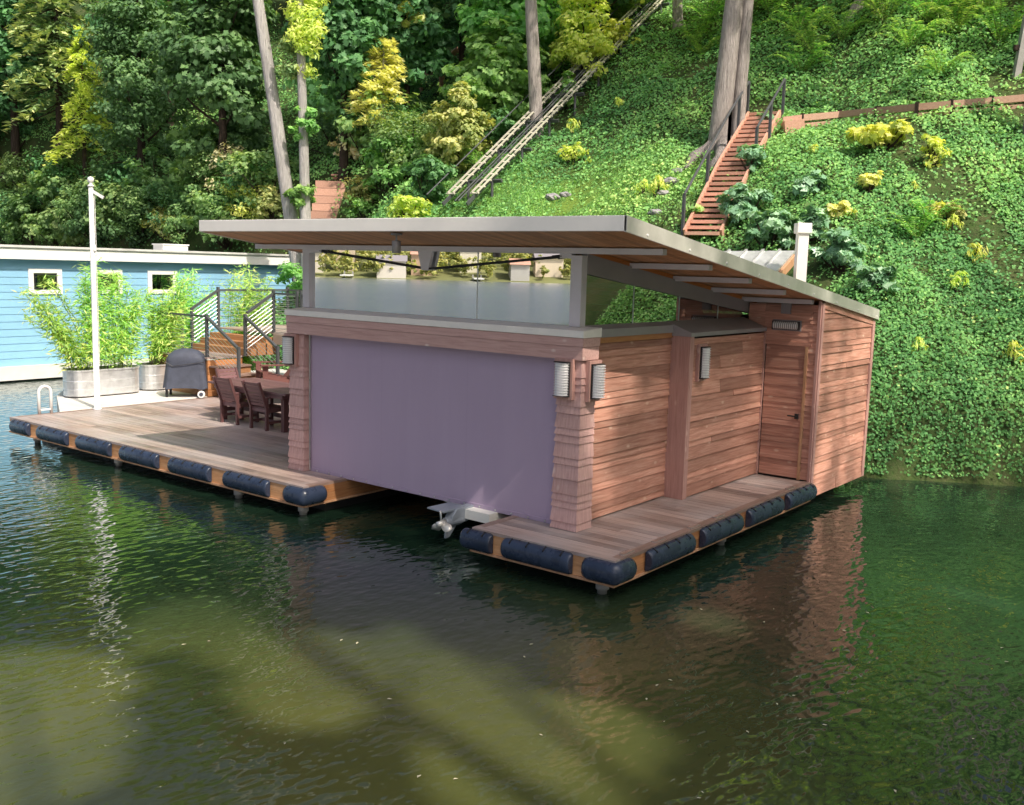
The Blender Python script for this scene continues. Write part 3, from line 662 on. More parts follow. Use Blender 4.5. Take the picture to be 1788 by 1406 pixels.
bamboo('bright bamboo growing tall behind the stair landing', -16.2, 5.7, .02, 2.9, .55, 16, (0, .3), 5, 3000)
bamboo('bamboo behind the upper stair rail', -16.0, 7.0, .02, 3.0, .7, 16, (.2, .4), 6, 3400)
bamboo('tall bamboo beside the left pillar, behind the upper rail', -14.3, 9.2, .02, 3.5, .7, 16, (.3, .2), 7, 3200)
# covered grill
gr = thing('covered_grill', 'dome topped barbecue under a charcoal fabric cover on wheels', 'grill', (-13.95, 4.12, .02), R(46), local=True)
mb = MB(); rows = []
prof = [(.50, .33, .20, .0), (.485, .315, .33, .01), (.44, .285, .60, .02), (.415, .27, .80, .0), (.42, .275, .84, .0), (.37, .25, .94, 0), (.27, .19, 1.03, 0), (.12, .09, 1.075, 0), (.02, .02, 1.085, 0)]
n = 44; vs = []; rg = np.random.default_rng(5); ph = rg.uniform(0, 6.28, 6)
for a, b, z, _ in prof:
    k = max(0, (.85 - z) / .65)
    for i in range(n):
        q = 2 * math.pi * i / n; c, s_ = math.cos(q), math.sin(q); e = .38 if z < .9 else .38 + .6 * (z - .9) / .18
        fo = 1 + k * .05 * math.sin(5 * q + ph[0]) + k * .03 * math.sin(11 * q + ph[1] + z * 4)
        vs.append((a * fo * math.copysign(abs(c)**e, c), b * fo * math.copysign(abs(s_)**e, s_), z + k * .015 * math.sin(7 * q)))
fs = [(i*n+j, i*n+(j+1) % n, (i+1)*n+(j+1) % n, (i+1)*n+j) for i in range(len(prof)-1) for j in range(n)] + [tuple(range((len(prof)-1)*n, len(prof)*n))]
mb.add(vs, fs); cv = mb.build('cover', M_['cover'], gr, True)
mb = MB(); mb.tube([(-.42, -.275, .80), (-.25, -.30, .70), (0, -.31, .74), (.42, -.275, .80)], .008, 6); mb.build('drawstring', M_['dark'], cv)
for x, y in ((-.40, -.22), (.40, -.22), (-.40, .22), (.40, .22)):
    mb = MB(); mb.box((x - .025, y - .025, .06 if x > 0 else .0), (x + .025, y + .025, .35)); mb.build('leg', M_['dark'], gr)
for y, mt in ((-.30, 'white'), (.30, 'dark')):
    mb = MB(); mb.tube([(.36, y - .025, .08), (.36, y + .025, .08)], .08, 20); wo = mb.build('wheel', M_[mt], gr); mb = MB(); mb.tube([(.36, y - .032, .08), (.36, y + .032, .08)], .045, 14); mb.build('hub', M_['cover'], wo)
# dining set
tb = thing('dining_table', 'dark red slatted boat shaped dining table with chairs along its side', 'table', (-9.75, 3.10, 0), R(-3), local=True)
mb = MB(); L, W = 2.7, 1.08; k = 8
for j in range(k):
    y0 = -W/2 + W * j / k; y1 = y0 + W / k - .006; ym = abs((y0 + y1) / W); hl = L / 2 * (1 - .10 * ym**2.2)
    mb.hexa([(-hl, y0, .705), (hl, y0, .705), (hl, y1, .705), (-hl, y1, .705), (-hl, y0, .74), (hl, y0, .74), (hl, y1, .74), (-hl, y1, .74)], random.random())
mb.build('tabletop', M_['furnx'], tb)
mb = MB()
for y in (-W/2 + .06, W/2 - .06): mb.bar((-1.1, y, .665), (1.1, y, .665), .03, .08)
for x in (-1.05, 1.05): mb.bar((x, -W/2 + .06, .665), (x, W/2 - .06, .665), .03, .08)
mb.build('apron', M_['furnx'], tb)
for x in (-.98, .98):
    for y in (-.36, .36): mb = MB(); mb.box((x - .045, y - .045, 0), (x + .045, y + .045, .70)); mb.build('leg', M_['furn'], tb)
mb = MB(); mb.bar((-.98, 0, .2), (.98, 0, .2), .04, .08); mb.bar((-.98, -.36, .2), (-.98, .36, .2), .04, .08); mb.bar((.98, -.36, .2), (.98, .36, .2), .04, .08); mb.build('stretcher', M_['furnx'], tb)
def make_chair(label):        # faces +Y, origin under the seat
    c = thing('dining_chair', label, 'chair', (0, 0, 0), local=True, group='chairs at the dining table')
    mb = MB(); W = .52
    for j in range(5): y0 = -.22 + j * .095; mb.box((-W/2 + .03, y0, .415 + .012 * (j > 0) * 0), (W/2 - .03, y0 + .088, .438), random.random())
    mb.box((-W/2 + .02, -.235, .35), (W/2 - .02, -.21, .413)); mb.box((-W/2 + .02, .235, .35), (W/2 - .02, .26, .413)); mb.build('seat', M_['furnx'], c)
    mb = MB()
    def bk(z): return -.23 - .20 * (z - .42) / .52
    for j in range(7):
        z0 = .47 + j * .068; z1 = z0 + .058
        mb.hexa([(-W/2 + .045, bk(z0) - .012, z0), (W/2 - .045, bk(z0) - .012, z0), (W/2 - .045, bk(z0) + .012, z0), (-W/2 + .045, bk(z0) + .012, z0), (-W/2 + .045, bk(z1) - .012, z1), (W/2 - .045, bk(z1) - .012, z1), (W/2 - .045, bk(z1) + .012, z1), (-W/2 + .045, bk(z1) + .012, z1)], random.random())
    mb.build('backrest', M_['furnx'], c)
    for s_ in (-1, 1):
        x = s_ * (W/2 - .022)
        mb = MB(); mb.bar((x, bk(.42) + .005, .38), (x, bk(.95), .95), .042, .055, (0, 1, 0)); mb.build('back_post', M_['furn'], c)
        mb = MB(); mb.bar((x, -.245, 0), (x, -.245, .63), .045, .06, (0, 1, 0)); mb.build('leg', M_['furn'], c)
        mb = MB(); mb.bar((x, .245, 0), (x, .245, .63), .045, .06, (0, 1, 0)); mb.build('leg', M_['furn'], c)
        mb = MB(); mb.box((x - .032, -.30, .63), (x + .032, .29, .655)); mb.build('armrest', M_['furnx'], c)
        mb = MB(); mb.bar((x, -.22, .38), (x, .22, .38), .025, .07); mb.bar((x, -.22, .15), (x, .22, .15), .025, .05); mb.build('side_rail', M_['furn'], c)
    mb = MB(); mb.bar((-W/2 + .03, 0, .15), (W/2 - .03, 0, .15), .025, .05); mb.build('stretcher', M_['furnx'], c); return c
ch = make_chair('slatted dark red armchair nearest the left pillar, back to the water')
ch.location = (-9.33, 2.77, 0); ch.scale = (.96, .96, .95)
dup(ch, (-10.25, 2.79, 0), R(2), 'slatted dark red armchair at the table corner, back to the water', (.96, .96, .95))
dup(ch, (-11.12, 3.42, 0), R(-90), 'dark red armchair at the head of the table, half hidden behind another chair', (.96, .96, .95))
# stair and rails to the shore
st = thing('outdoor_stair', 'plank stair with landing and charcoal cable railings behind the table', 'stair', (-13.5, 5.3, 0))
mb = MB()
for k in range(5): mb.box((-15.9, 4.40, .02 + k * .165), (-13.60, 4.44, .02 + k * .165 + .16), random.random())
mb.build('landing_front', M_['brownbox'], st)
mb = MB()
for k in range(5): mb.box((-13.60, 4.40 , .02 + k * .165), (-13.56, 5.35, .02 + k * .165 + .16), random.random())
mb.build('landing_side', M_['fascy'], st)
mb = MB(); y = 4.38
while y < 5.35: mb.box((-15.95, y, .865), (-13.54, min(y + .135, 5.35), .90), random.random()); y += .14
mb.build('landing_boards', M_['deck'], st)
for k in range(4):
    x0 = -13.54 + .31 * k; zt = .72 - .18 * k
    mb = MB(); mb.box((x0, 4.42, zt - .035), (x0 + .33, 5.34, zt), random.random()); mb.build('step', M_['decky'], st)
    mb = MB(); mb.box((x0 + .265, 4.42, zt - .18 if k < 3 else .005), (x0 + .29, 5.34, zt - .037), random.random()); mb.build('riser', M_['brownbox'], st)
for k in range(3):
    mb = MB(); mb.box((-15.6, 5.35 + .27 * k, .90), (-13.40, 5.65 + .27 * k, 1.05 + .125 * k), random.random()); mb.build('step', M_['brownbox'], st)
mb = MB(); y = 6.1
while y < 8.4: mb.box((-15.6, y, 1.385), (-6.6, y + .13, 1.42), random.random()); y += .135
mb.build('landing_boards', M_['deck'], st)
mb = MB(); mb.box((-13.35, 6.06, 1.15), (-6.6, 6.10, 1.383)); mb.build('landing_front', paint('beige_panel', (.34, .27, .22), .7, 0, .1), st)
mb = MB(); mb.box((-12.6, 6.12, .62), (-6.7, 6.15, 1.148)); mb.build('lower_panel', M_['redwood'], st)
def post(x, y, z0, z1): mb = MB(); mb.box((x - .03, y - .03, z0), (x + .03, y + .03, z1)); return mb.build('rail_post', M_['rail'], st)
def rail(a, b, n=9, z0=.10, h=.92):
    a = np.array(a, float); b = np.array(b, float); up = np.array([0, 0, 1.])
    mb = MB(); mb.bar(a + up * h, b + up * h, .065, .045); o = mb.build('top_rail', M_['rail'], st)
    mb = MB()
    for k in range(n): q = z0 + (h - .05 - z0) * k / (n - 1); mb.tube([a + up * q, b + up * q], .0055, 5)
    mb.build('cable', M_['cable'], o)
A0 = (-15.8, 5.28, .9); A = (-15.8, 4.45, .9); B = (-13.65, 4.45, .9); Cc = (-12.5, 4.45, .25); D = (-13.42, 5.32, .9); E_ = (-12.26, 5.32, .25)
for p, hh in ((A, .97), (B, .97), (Cc, .97), (D, .97), (E_, .97)): post(p[0], p[1], p[2] - (.25 if p[2] < .5 else 0), p[2] + hh)
A2 = (-15.8, 5.25, .9)
post(A2[0], A2[1], .9, 1.87)
rail(A, B); rail(B, Cc); rail(D, E_); rail(A2, A)
F0 = (-13.40, 5.36, .98); G0 = (-13.40, 6.12, 1.42); F1 = (-15.55, 5.36, .98); G1 = (-15.55, 6.12, 1.42)
post(G0[0], G0[1], 1.42, 2.42); rail(F0, G0); post(F1[0], F1[1], .9, 1.92); post(G1[0], G1[1], 1.42, 2.42); rail(F1, G1)
Hh = (-12.35, 6.12, 1.42); I2 = (-9.0, 6.12, 1.42); J = (-15.55, 8.3, 1.42); K2 = (-9.0, 8.3, 1.42)
post(-12.55, 6.12, 1.42, 2.42); post(-12.40, 6.12, 1.42, 2.42); post(-9.0, 6.12, 1.42, 2.42); post(*J[:2], 1.42, 2.42); post(*K2[:2], 1.42, 2.42)
rail(G0, (-12.55, 6.12, 1.42)); rail(Hh, I2); rail(G1, J); rail(J, K2)
bx_ = thing('outlet_box', 'small white electrical box fixed at the upper landing edge', 'box', (-12.45, 6.05, 1.45))
mb = MB(); mb.box((-12.53, 6.02, 1.44), (-12.37, 6.08, 1.60)); mb.build('lid', M_['white'], bx_, bevel=.01); mb = MB(); mb.box((-12.62, 6.0, 1.42), (-12.54, 6.06, 1.52)); mb.build('plug', M_['diff'], bx_)
# low red-brown lounge chair on a dark base under the railing
rc = thing('garden_lounge_chair', 'red brown slatted lounge chair on a dark plinth, seen through the stair cables', 'chair', (-12.0, 5.72, .22), R(-25), local=True)
mb = MB(); mb.box((-.5, -1.0, -.219), (.5, .36, -.002)); mb.build('plinth', M_['dark'], rc)
mb = MB()
for k in range(5): x = -.28 + .14 * k; mb.hexa([(x, -.30, .30), (x + .125, -.30, .30), (x + .125, -.27, .30), (x, -.27, .30), (x, .28, 1.0 + .05 * (2 - abs(k - 2))), (x + .125, .28, 1.0 + .05 * (2 - abs(k - 2))), (x + .125, .31, 1.0), (x, .31, 1.0)], random.random())
mb.build('backrest', M_['redchair'], rc)
mb = MB()
for k in range(5): mb.bar((-.30, -.85 + .11 * k, .44 - .03 * k), (.30, -.85 + .11 * k, .44 - .03 * k), .10, .025, tint=random.random())
mb.build('seat', M_['redchair'], rc)
for s_ in (-1, 1):
    mb = MB(); mb.box((s_ * .38 - .07, -.95, .60), (s_ * .38 + .07, -.12, .625)); mb.build('armrest', M_['redchair'], rc)
    mb = MB(); mb.box((s_ * .33 - .02, -.90, .0), (s_ * .33 + .02, -.78, .6)); mb.build('leg', M_['redchair'], rc); mb = MB(); mb.bar((s_ * .31, -.85, .36), (s_ * .31, .25, .05), .03, .14); mb.build('leg', M_['redchair'], rc)

# ------------------------------------------------------------------ blue floating house
bh = thing('floating_house', 'sky blue clapboard floating house with white roof band and three small windows', 'house', (-25, 5, 0))
XW = -22.35; Y0, Y1 = -7.0, 15.6
mb = MB(); z = .0; 
while z < 2.95:
    ze = min(z + .205, 2.95); mb.hexa([(XW - .05, Y0, z), (XW + .018, Y0, z), (XW + .018, Y1, z), (XW - .05, Y1, z), (XW - .05, Y0, ze), (XW + .004, Y0, ze), (XW + .004, Y1, ze), (XW - .05, Y1, ze)], random.random()); z = ze
mb.box((XW - 7.5, Y0 + .02, 0), (XW - .051, Y1 - .02, 2.95)); mb.build('wall', M_['bluewall'], bh)
mb = MB(); mb.box((XW - 7.7, Y0 - .25, 2.95), (XW + .28, Y1 + .25, 3.27)); mb.build('roof_band', M_['white'], bh, bevel=.01)
mb = MB(); mb.box((XW - 7.75, Y0 - .3, 3.272), (XW + .33, Y1 + .3, 3.335)); mb.build('roof_edge', paint('grey_white_roof', (.58, .58, .57), .6, 0, .2, 2), bh)
mb = MB(); mb.hexa([(XW - 7.6, Y0 - .1, -.40), (XW + .05, Y0 - .1, -.40), (XW + .05, Y1 + .1, -.40), (XW - 7.6, Y1 + .1, -.40), (XW - 7.6, Y0 - .1, -.003), (XW + .09, Y0 - .1, -.003), (XW + .09, Y1 + .1, -.003), (XW - 7.6, Y1 + .1, -.003)]); mb.build('hull_skirt', paint('pale_skirt', (.66, .66, .64), .55, 0, .06), bh)
mb = MB(); mb.box((XW - 7, Y0 + .2, -.7), (XW - .3, Y1 - .2, -.402)); mb.build('float', M_['dark'], bh)
for (a, b) in ((4.72, 5.68), (6.56, 7.55), (8.40, 9.42)):
    z0, z1 = 1.99, 2.70; mb = MB()
    mb.box((XW + .012, a, z1 - .12), (XW + .055, b, z1)); mb.box((XW + .012, a, z0), (XW + .055, b, z0 + .12)); mb.box((XW + .012, a, z0 + .12), (XW + .055, a + .14, z1 - .12)); mb.box((XW + .012, b - .14, z0 + .12), (XW + .055, b, z1 - .12))
    wf = mb.build('window', M_['white'], bh); mb = MB(); mb.quad((XW + .026, a + .14, z0 + .12), (XW + .026, b - .14, z0 + .12), (XW + .026, b - .14, z1 - .12), (XW + .026, a + .14, z1 - .12)); mb.build('pane', M_['pane'], wf)
    if a < 5: mb = MB(); mb.box((XW + .03, a + .16, z0 + .14), (XW + .045, b - .16, z0 + .17)); mb.box((XW + .03, a + .16, z1 - .17), (XW + .045, b - .16, z1 - .14)); mb.box((XW + .03, a + .16, z0 + .17), (XW + .045, a + .19, z1 - .17)); mb.box((XW + .03, b - .19, z0 + .17), (XW + .045, b - .16, z1 - .17)); mb.build('sash', M_['dark'], wf)
mb = MB(); mb.box((XW - .9, 9.2, 3.336), (XW - .35, 10.1, 3.50)); mb.box((XW - .93, 9.17, 3.50), (XW - .32, 10.13, 3.54)); mb.build('roof_vent', M_['white'], bh)
# ------------------------------------------------------------------ terrain
SHORE = np.array([rf(r_, f_) for r_, f_ in [(3, -60), (5.5, -17), (9.5, -11.5), (14, -9.5), (19, -5.0), (22, 1), (20, 8), (15, 13.6), (11.3, 16.2), (9, 17.0), (6.3, 17.35), (4, 19.2), (1, 21.9), (-3, 25), (-8, 29.2), (-14, 34), (-22, 39), (-36, 45), (-75, 58)]])
def sdist(P):
    P = np.atleast_2d(P); A = SHORE[:-1]; B = SHORE[1:]; best = np.full(len(P), 1e9); sg = np.ones(len(P))
    for a, b in zip(A, B):
        d = b - a; q = np.clip(((P - a) @ d) / (d @ d), 0, 1); c = a + q[:, None] * d; v = P - c; dd = np.hypot(v[:, 0], v[:, 1])
        cr = d[0] * v[:, 1] - d[1] * v[:, 0]; m = dd < best - 1e-9; best[m] = dd[m]; sg[m] = np.where(cr[m] < 0, 1, -1)
    return best * sg
def bumps(x, y): return (np.sin(x * .53 + 1.3) * np.cos(y * .61) * .25 + np.sin(x * 1.37 + y * .9) * .12 + np.sin(x * 2.9 - y * 2.3 + 1) * .05)
def terr(P):
    P = np.atleast_2d(P); s = sdist(P); x, y = P[:, 0], P[:, 1]
    bank = np.where(s < 0, np.maximum(s * .9, -2.2), np.where(s < .7, s / .7 * 1.35, 1.35 + (s - .7) * .70))
    bank = np.where(s > 34, 1.35 + 33.3 * .70 + (s - 34) * .25, bank)
    z = WATER_Z + bank + bumps(x, y) * np.clip(s / 4, 0, 1) * 1.2
    cut = np.clip(np.maximum(x + 21.2, y - 16.4) / 1.6, 0, 1)        # the basin the blue house floats in
    return np.minimum(z, (WATER_Z - 1.0) * (1 - cut) + z * cut)
if sdist(rf(0, 60))[0] < 0: SHORE = SHORE[::-1].copy()
def hit(u, v, z_off=0.0):
    d = ray(u, v); t = np.arange(12, 160, .05); P = CAM + t[:, None] * d
    k = np.argmax(P[:, 2] < terr(P[:, :2]) + z_off); return P[k] if k else P[-1]
def tnorm(P):
    e = .15; gx = (terr(P + [e, 0]) - terr(P - [e, 0])) / (2 * e); gy = (terr(P + [0, e]) - terr(P - [0, e])) / (2 * e)
    N = np.stack([-gx, -gy, np.ones(len(P))], 1); return N / np.linalg.norm(N, axis=1, keepdims=True)
def depth(p): return float(RCW[2] @ (np.asarray(p) - CAM))
gx = np.arange(-95, 62, .7); gy = np.arange(-50, 95, .7); XX, YY = np.meshgrid(gx, gy); PP = np.stack([XX.ravel(), YY.ravel()], 1)
S_ = sdist(PP); Zt = terr(PP); idx = np.arange(len(PP)).reshape(len(gy), len(gx))
Fq = np.stack([idx[:-1, :-1].ravel(), idx[:-1, 1:].ravel(), idx[1:, 1:].ravel(), idx[1:, :-1].ravel()], 1)
Fq = Fq[(S_[Fq] > -3.5).all(1) & (S_[Fq] < 75).all(1)]
GR = hit(965, 352); GA = unit(hit(1130, 335)[:2] - hit(850, 365)[:2])
def grassmask(P):
    d = P - GR[:2]; a = d @ GA; b = d @ np.array([-GA[1], GA[0]]); return np.exp(-((a / 4.2) ** 2 + ((b - .02 * a) / 1.3) ** 2) * 1.3)
def terrmat():
    t = NT('hillside_soil'); v = t.coords((1, 1, 1), False); n1 = t.noise(v, .9, 8, .7); n2 = t.noise(v, 9, 6, .7)
    c = t.ramp(n1, [(.3, (.030, .055, .018)), (.5, (.055, .095, .028)), (.7, (.10, .10, .045))])
    c = t.mix(t.ramp(n2, [(.45, (0, 0, 0)), (.75, (.6, .6, .6))]), c, (.11, .10, .06))
    g = t.mix(n2, (.10, .19, .03), (.26, .36, .07)); c = t.mix(t.tint(), c, g)
    t.col(c); t.rough(.95); t.spec(.1); t.bump(n2, .8, .08); return t.m
np_mesh('hillside', np.column_stack([PP, Zt]), Fq, grassmask(PP), terrmat(), kind='structure', smooth=True)
# ------------------------------------------------------------------ water
def watermat():
    t = NT('lake_water'); tc = t.n('TexCoord'); 
    def mp(sx, sy, rot):
        m = t.n('Mapping'); m.inputs['Scale'].default_value = (sx, sy, 1); m.inputs['Rotation'].default_value = (0, 0, rot); t.l(tc.outputs['Object'], m.inputs['Vector']); return m.outputs[0]
    big = t.noise(mp(.20, .20, 0), 1.0, 3)
    a1 = math.atan2(FWD[1], FWD[0])
    w1 = t.noise(mp(.6, .55, -a1), 1.0, 0, .4, 0); w2 = t.noise(mp(3.6, 1.7, -a1 + .5), 1.0, 1, .4, 0); w3 = t.noise(mp(9, 5, -a1 - .4), 1.0, 1, .4, 0)
    # livelier ripples towards the open lake, calm in the lee of the boathouse
    sx = t.n('SeparateXYZ'); t.l(tc.outputs['Object'], sx.inputs[0])
    am = t.n('MapRange'); am.inputs['From Min'].default_value = -7.5; am.inputs['From Max'].default_value = -17; am.inputs['To Min'].default_value = .0; am.inputs['To Max'].default_value = 1.0; t.l(sx.outputs[0], am.inputs[0])
    fa = t.n('MapRange'); fa.inputs['From Min'].default_value = -16; fa.inputs['From Max'].default_value = -34; fa.inputs['To Max'].default_value = 1.0; t.l(sx.outputs[0], fa.inputs[0])
    chop = t.math('MULTIPLY', am.outputs[0], t.ramp(big, [(.35, (.25, .25, .25)), (.62, (1, 1, 1))]))
    h = t.math('ADD', t.math('MULTIPLY', w1, .62), t.math('MULTIPLY', w2, t.math('ADD', t.math('MULTIPLY', fa.outputs[0], .9), .003)))
    h = t.math('ADD', h, t.math('MULTIPLY', w3, t.math('MULTIPLY_ADD', chop, .10))); t.t.nodes[-2].inputs[2].default_value = .001
    b = t.n('Bump'); b.inputs['Strength'].default_value = 1.0; b.inputs['Distance'].default_value = .028; t.l(h, b.inputs['Height'])
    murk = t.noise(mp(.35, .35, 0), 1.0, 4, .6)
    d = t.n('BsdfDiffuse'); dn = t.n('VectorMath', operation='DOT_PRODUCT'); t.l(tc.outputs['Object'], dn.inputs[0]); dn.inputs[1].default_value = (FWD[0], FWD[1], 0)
    sun_lift = t.n('MapRange', interpolation_type='SMOOTHSTEP'); q0 = float(CAM[:2] @ FWD); sun_lift.inputs['From Min'].default_value = q0 + 11.5; sun_lift.inputs['From Max'].default_value = q0 + 6.5; t.l(dn.outputs['Value'], sun_lift.inputs[0])  # lighter olive painted in near the camera to strengthen the sun patches
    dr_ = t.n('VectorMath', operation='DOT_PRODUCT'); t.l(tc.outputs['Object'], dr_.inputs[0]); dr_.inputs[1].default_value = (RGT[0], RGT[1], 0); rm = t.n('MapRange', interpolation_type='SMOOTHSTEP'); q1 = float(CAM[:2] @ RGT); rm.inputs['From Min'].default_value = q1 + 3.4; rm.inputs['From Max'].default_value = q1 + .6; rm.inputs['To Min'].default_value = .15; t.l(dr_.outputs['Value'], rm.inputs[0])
    sm = t.math('MULTIPLY', sun_lift.outputs[0], t.math('MULTIPLY_ADD', murk, 1.1)); t.t.nodes[-2].inputs[2].default_value = .2
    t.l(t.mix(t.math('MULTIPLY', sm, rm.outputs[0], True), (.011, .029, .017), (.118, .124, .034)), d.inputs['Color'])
    g = t.n('BsdfGlossy'); t.l(t.math('MULTIPLY_ADD', fa.outputs[0], .22), g.inputs['Roughness']); t.t.nodes[-1].inputs[2].default_value = .008; g.inputs['Color'].default_value = (.95, .98, 1, 1)
    fr = t.n('Fresnel'); fr.inputs['IOR'].default_value = 1.34
    t.l(b.outputs[0], g.inputs['Normal']); t.l(b.outputs[0], fr.inputs['Normal'])
    f = t.math('MULTIPLY_ADD', fr.outputs[0], 1.35, True); t.t.nodes[-1].inputs[2].default_value = .015
    mx = t.n('MixShader'); t.l(f, mx.inputs[0]); t.l(d.outputs[0], mx.inputs[1]); t.l(g.outputs[0], mx.inputs[2]); t.l(mx.outputs[0], t.out.inputs['Surface'])
    return t.m
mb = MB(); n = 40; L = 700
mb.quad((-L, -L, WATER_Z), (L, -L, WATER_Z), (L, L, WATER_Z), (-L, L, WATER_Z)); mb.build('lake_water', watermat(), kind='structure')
# small bits drifting on the water
rg = np.random.default_rng(21); bits = None
for i in range(34):
    u, v = rg.uniform(300, 1760), rg.uniform(1060, 1400); d = ray(u, v); p = CAM + d * ((WATER_Z + .006 - CAM[2]) / d[2]); s_ = rg.uniform(.5, 1.3)
    if bits is None:
        mb = MB(); mb.add([(-.022, 0, 0), (-.006, .009, .003), (.02, .002, .001), (.004, -.010, .003)], [(0, 1, 2, 3)]); bits = mb.build('floating_leaf', paint('dry_petal', (.55, .5, .36), .7, 0, .1)); tag(bits, 'tiny pale dry leaf drifting on the dark water', 'leaf', 'leaf specks on the water'); o = bits
    else: o = bits.copy(); COL.objects.link(o)
    o.location = tuple(p); o.rotation_euler = (0, 0, rg.uniform(0, 6.3)); o.scale = (s_,) * 3
# ------------------------------------------------------------------ ivy on the slope
def ivy():
    rg = np.random.default_rng(11); Ps = []; want = 340000
    while sum(map(len, Ps)) < want:
        n = 200000; P = np.stack([rg.uniform(-32, 21, n), rg.uniform(15.5, 62, n)], 1); W = CAM[:2] + P[:, :1] * RGT + P[:, 1:] * FWD
        s = sdist(W); k = (s > .0) & (terr(W) > WATER_Z + .05) & (rg.random(n) < np.minimum(1, (17.0 / P[:, 1]) ** 2.2)) & (rg.random(n) > .88 * grassmask(W)) & (rg.random(n) > .8 * (np.sin(W[:, 0] * .83 + 2.2 * np.sin(W[:, 1] * .37)) * np.sin(W[:, 1] * .71 + 1.4 * np.sin(W[:, 0] * .45)) > .72)) & (abs(P[:, 0]) < P[:, 1] * .60 + 4); Ps.append(W[k])
    W = np.concatenate(Ps)[:want]; N = tnorm(W); Z = terr(W); n = len(W)
    lump = np.clip(np.sin(W[:, 0] * 2.1 + 1) * np.sin(W[:, 1] * 1.9) + .6 * np.sin(W[:, 0] * 4.4 + W[:, 1] * 3.9), -1, 2) * .5 + .5
    P = np.column_stack([W, Z]) + N * (rg.random(n) ** 1.5 * .20 * (.35 + lump))[:, None]
    # the overhanging bank edge
    m = 80000; cum = np.concatenate([[0], np.cumsum(np.linalg.norm(np.diff(SHORE, axis=0), axis=1))])
    rr = np.array([(q - CAM[:2]) @ RGT for q in SHORE]); fr_ = np.array([(q - CAM[:2]) @ FWD for q in SHORE])
    i0 = np.argmin(abs(rr - 15)); i1 = np.argmin(abs(rr - 3.5)); lo, hi = sorted((cum[i0], cum[i1]))
    q = rg.uniform(lo, hi, m); bx_ = np.interp(q, cum, SHORE[:, 0]); by_ = np.interp(q, cum, SHORE[:, 1]); h = rg.uniform(0.02, 1.9, m)
    hang = .07 + .07 * np.sin(q * 1.7) + .05 * np.sin(q * 4.3 + 2) + .04 * np.sin(q * 9.1); h = np.maximum(h, .01 + hang * rg.random(m) * 1.2)
    out = (.55 * np.exp(-((h - .75) / .62) ** 2) + .16 * np.sin(q * 3.1) * np.sin(h * 4 + q) + .10 * np.sin(q * 7.7 + h * 6)) - .15 - rg.random(m) ** 2 * .3 - np.clip(h - .9, 0, 2) * .45
    tow = -(FWD)            # the bank faces the camera side of the lake
    Pb = np.column_stack([bx_ + tow[0] * out, by_ + tow[1] * out, WATER_Z + h]); Nb = np.column_stack([np.full(m, tow[0]), np.full(m, tow[1]), np.full(m, .55)])
    P = np.concatenate([P, Pb]); N = np.concatenate([N, Nb]); n = len(P)
    N = N * .9 + rnd_unit(n, rg) * .60; N /= np.linalg.norm(N, axis=1, keepdims=True)
    dist = np.linalg.norm(P - CAM, axis=1); sz = rg.uniform(.038, .078, n) * np.clip(dist / 19, .9, 1.9) ** .85
    patch = .5 + .5 * np.sin(P[:, 0] * .7 + 2 * np.sin(P[:, 1] * .5)) * np.cos(P[:, 1] * .63 + P[:, 2] * .4)
    big = .5 + .5 * np.sin(P[:, 0] * .33 + 1.1 + 1.5 * np.sin(P[:, 1] * .21)) * np.cos(P[:, 1] * .29 - P[:, 2] * .23)
    T = np.clip(rg.random(n) ** 1.3 * .36 + .24 * patch + .24 * big + .25 * grassmask(P[:, :2]) + .04, 0, 1)
    T = np.where(rg.random(n) < .008, .95, T)
    V, F_, T4 = leaves(P, N, sz, sz * .85, T, .12, None, rg)
    np_mesh('ivy_ground_cover', V, F_, T4, M_['ivy'], kind='stuff')
ivy()
def grass():
    rg = np.random.default_rng(12); n = 60000; a = rg.normal(0, 3.6, n); b = rg.normal(0, 1.15, n); W = GR[:2] + a[:, None] * GA + b[:, None] * np.array([-GA[1], GA[0]])
    W = W[sdist(W) > 1]; n = len(W); P = np.column_stack([W, terr(W) + .025]); N = rnd_unit(n, rg); N[:, 2] *= .3; N /= np.linalg.norm(N, axis=1, keepdims=True)
    up = np.column_stack([rg.normal(0, .5, n), rg.normal(0, .5, n), np.ones(n)])
    V, F_, T4 = leaves(P, N, rg.uniform(.04, .12, n), rg.uniform(.012, .03, n), rg.random(n), .1, up, rg); np_mesh('grass', V, F_, T4, M_['bright'], kind='stuff')
grass()
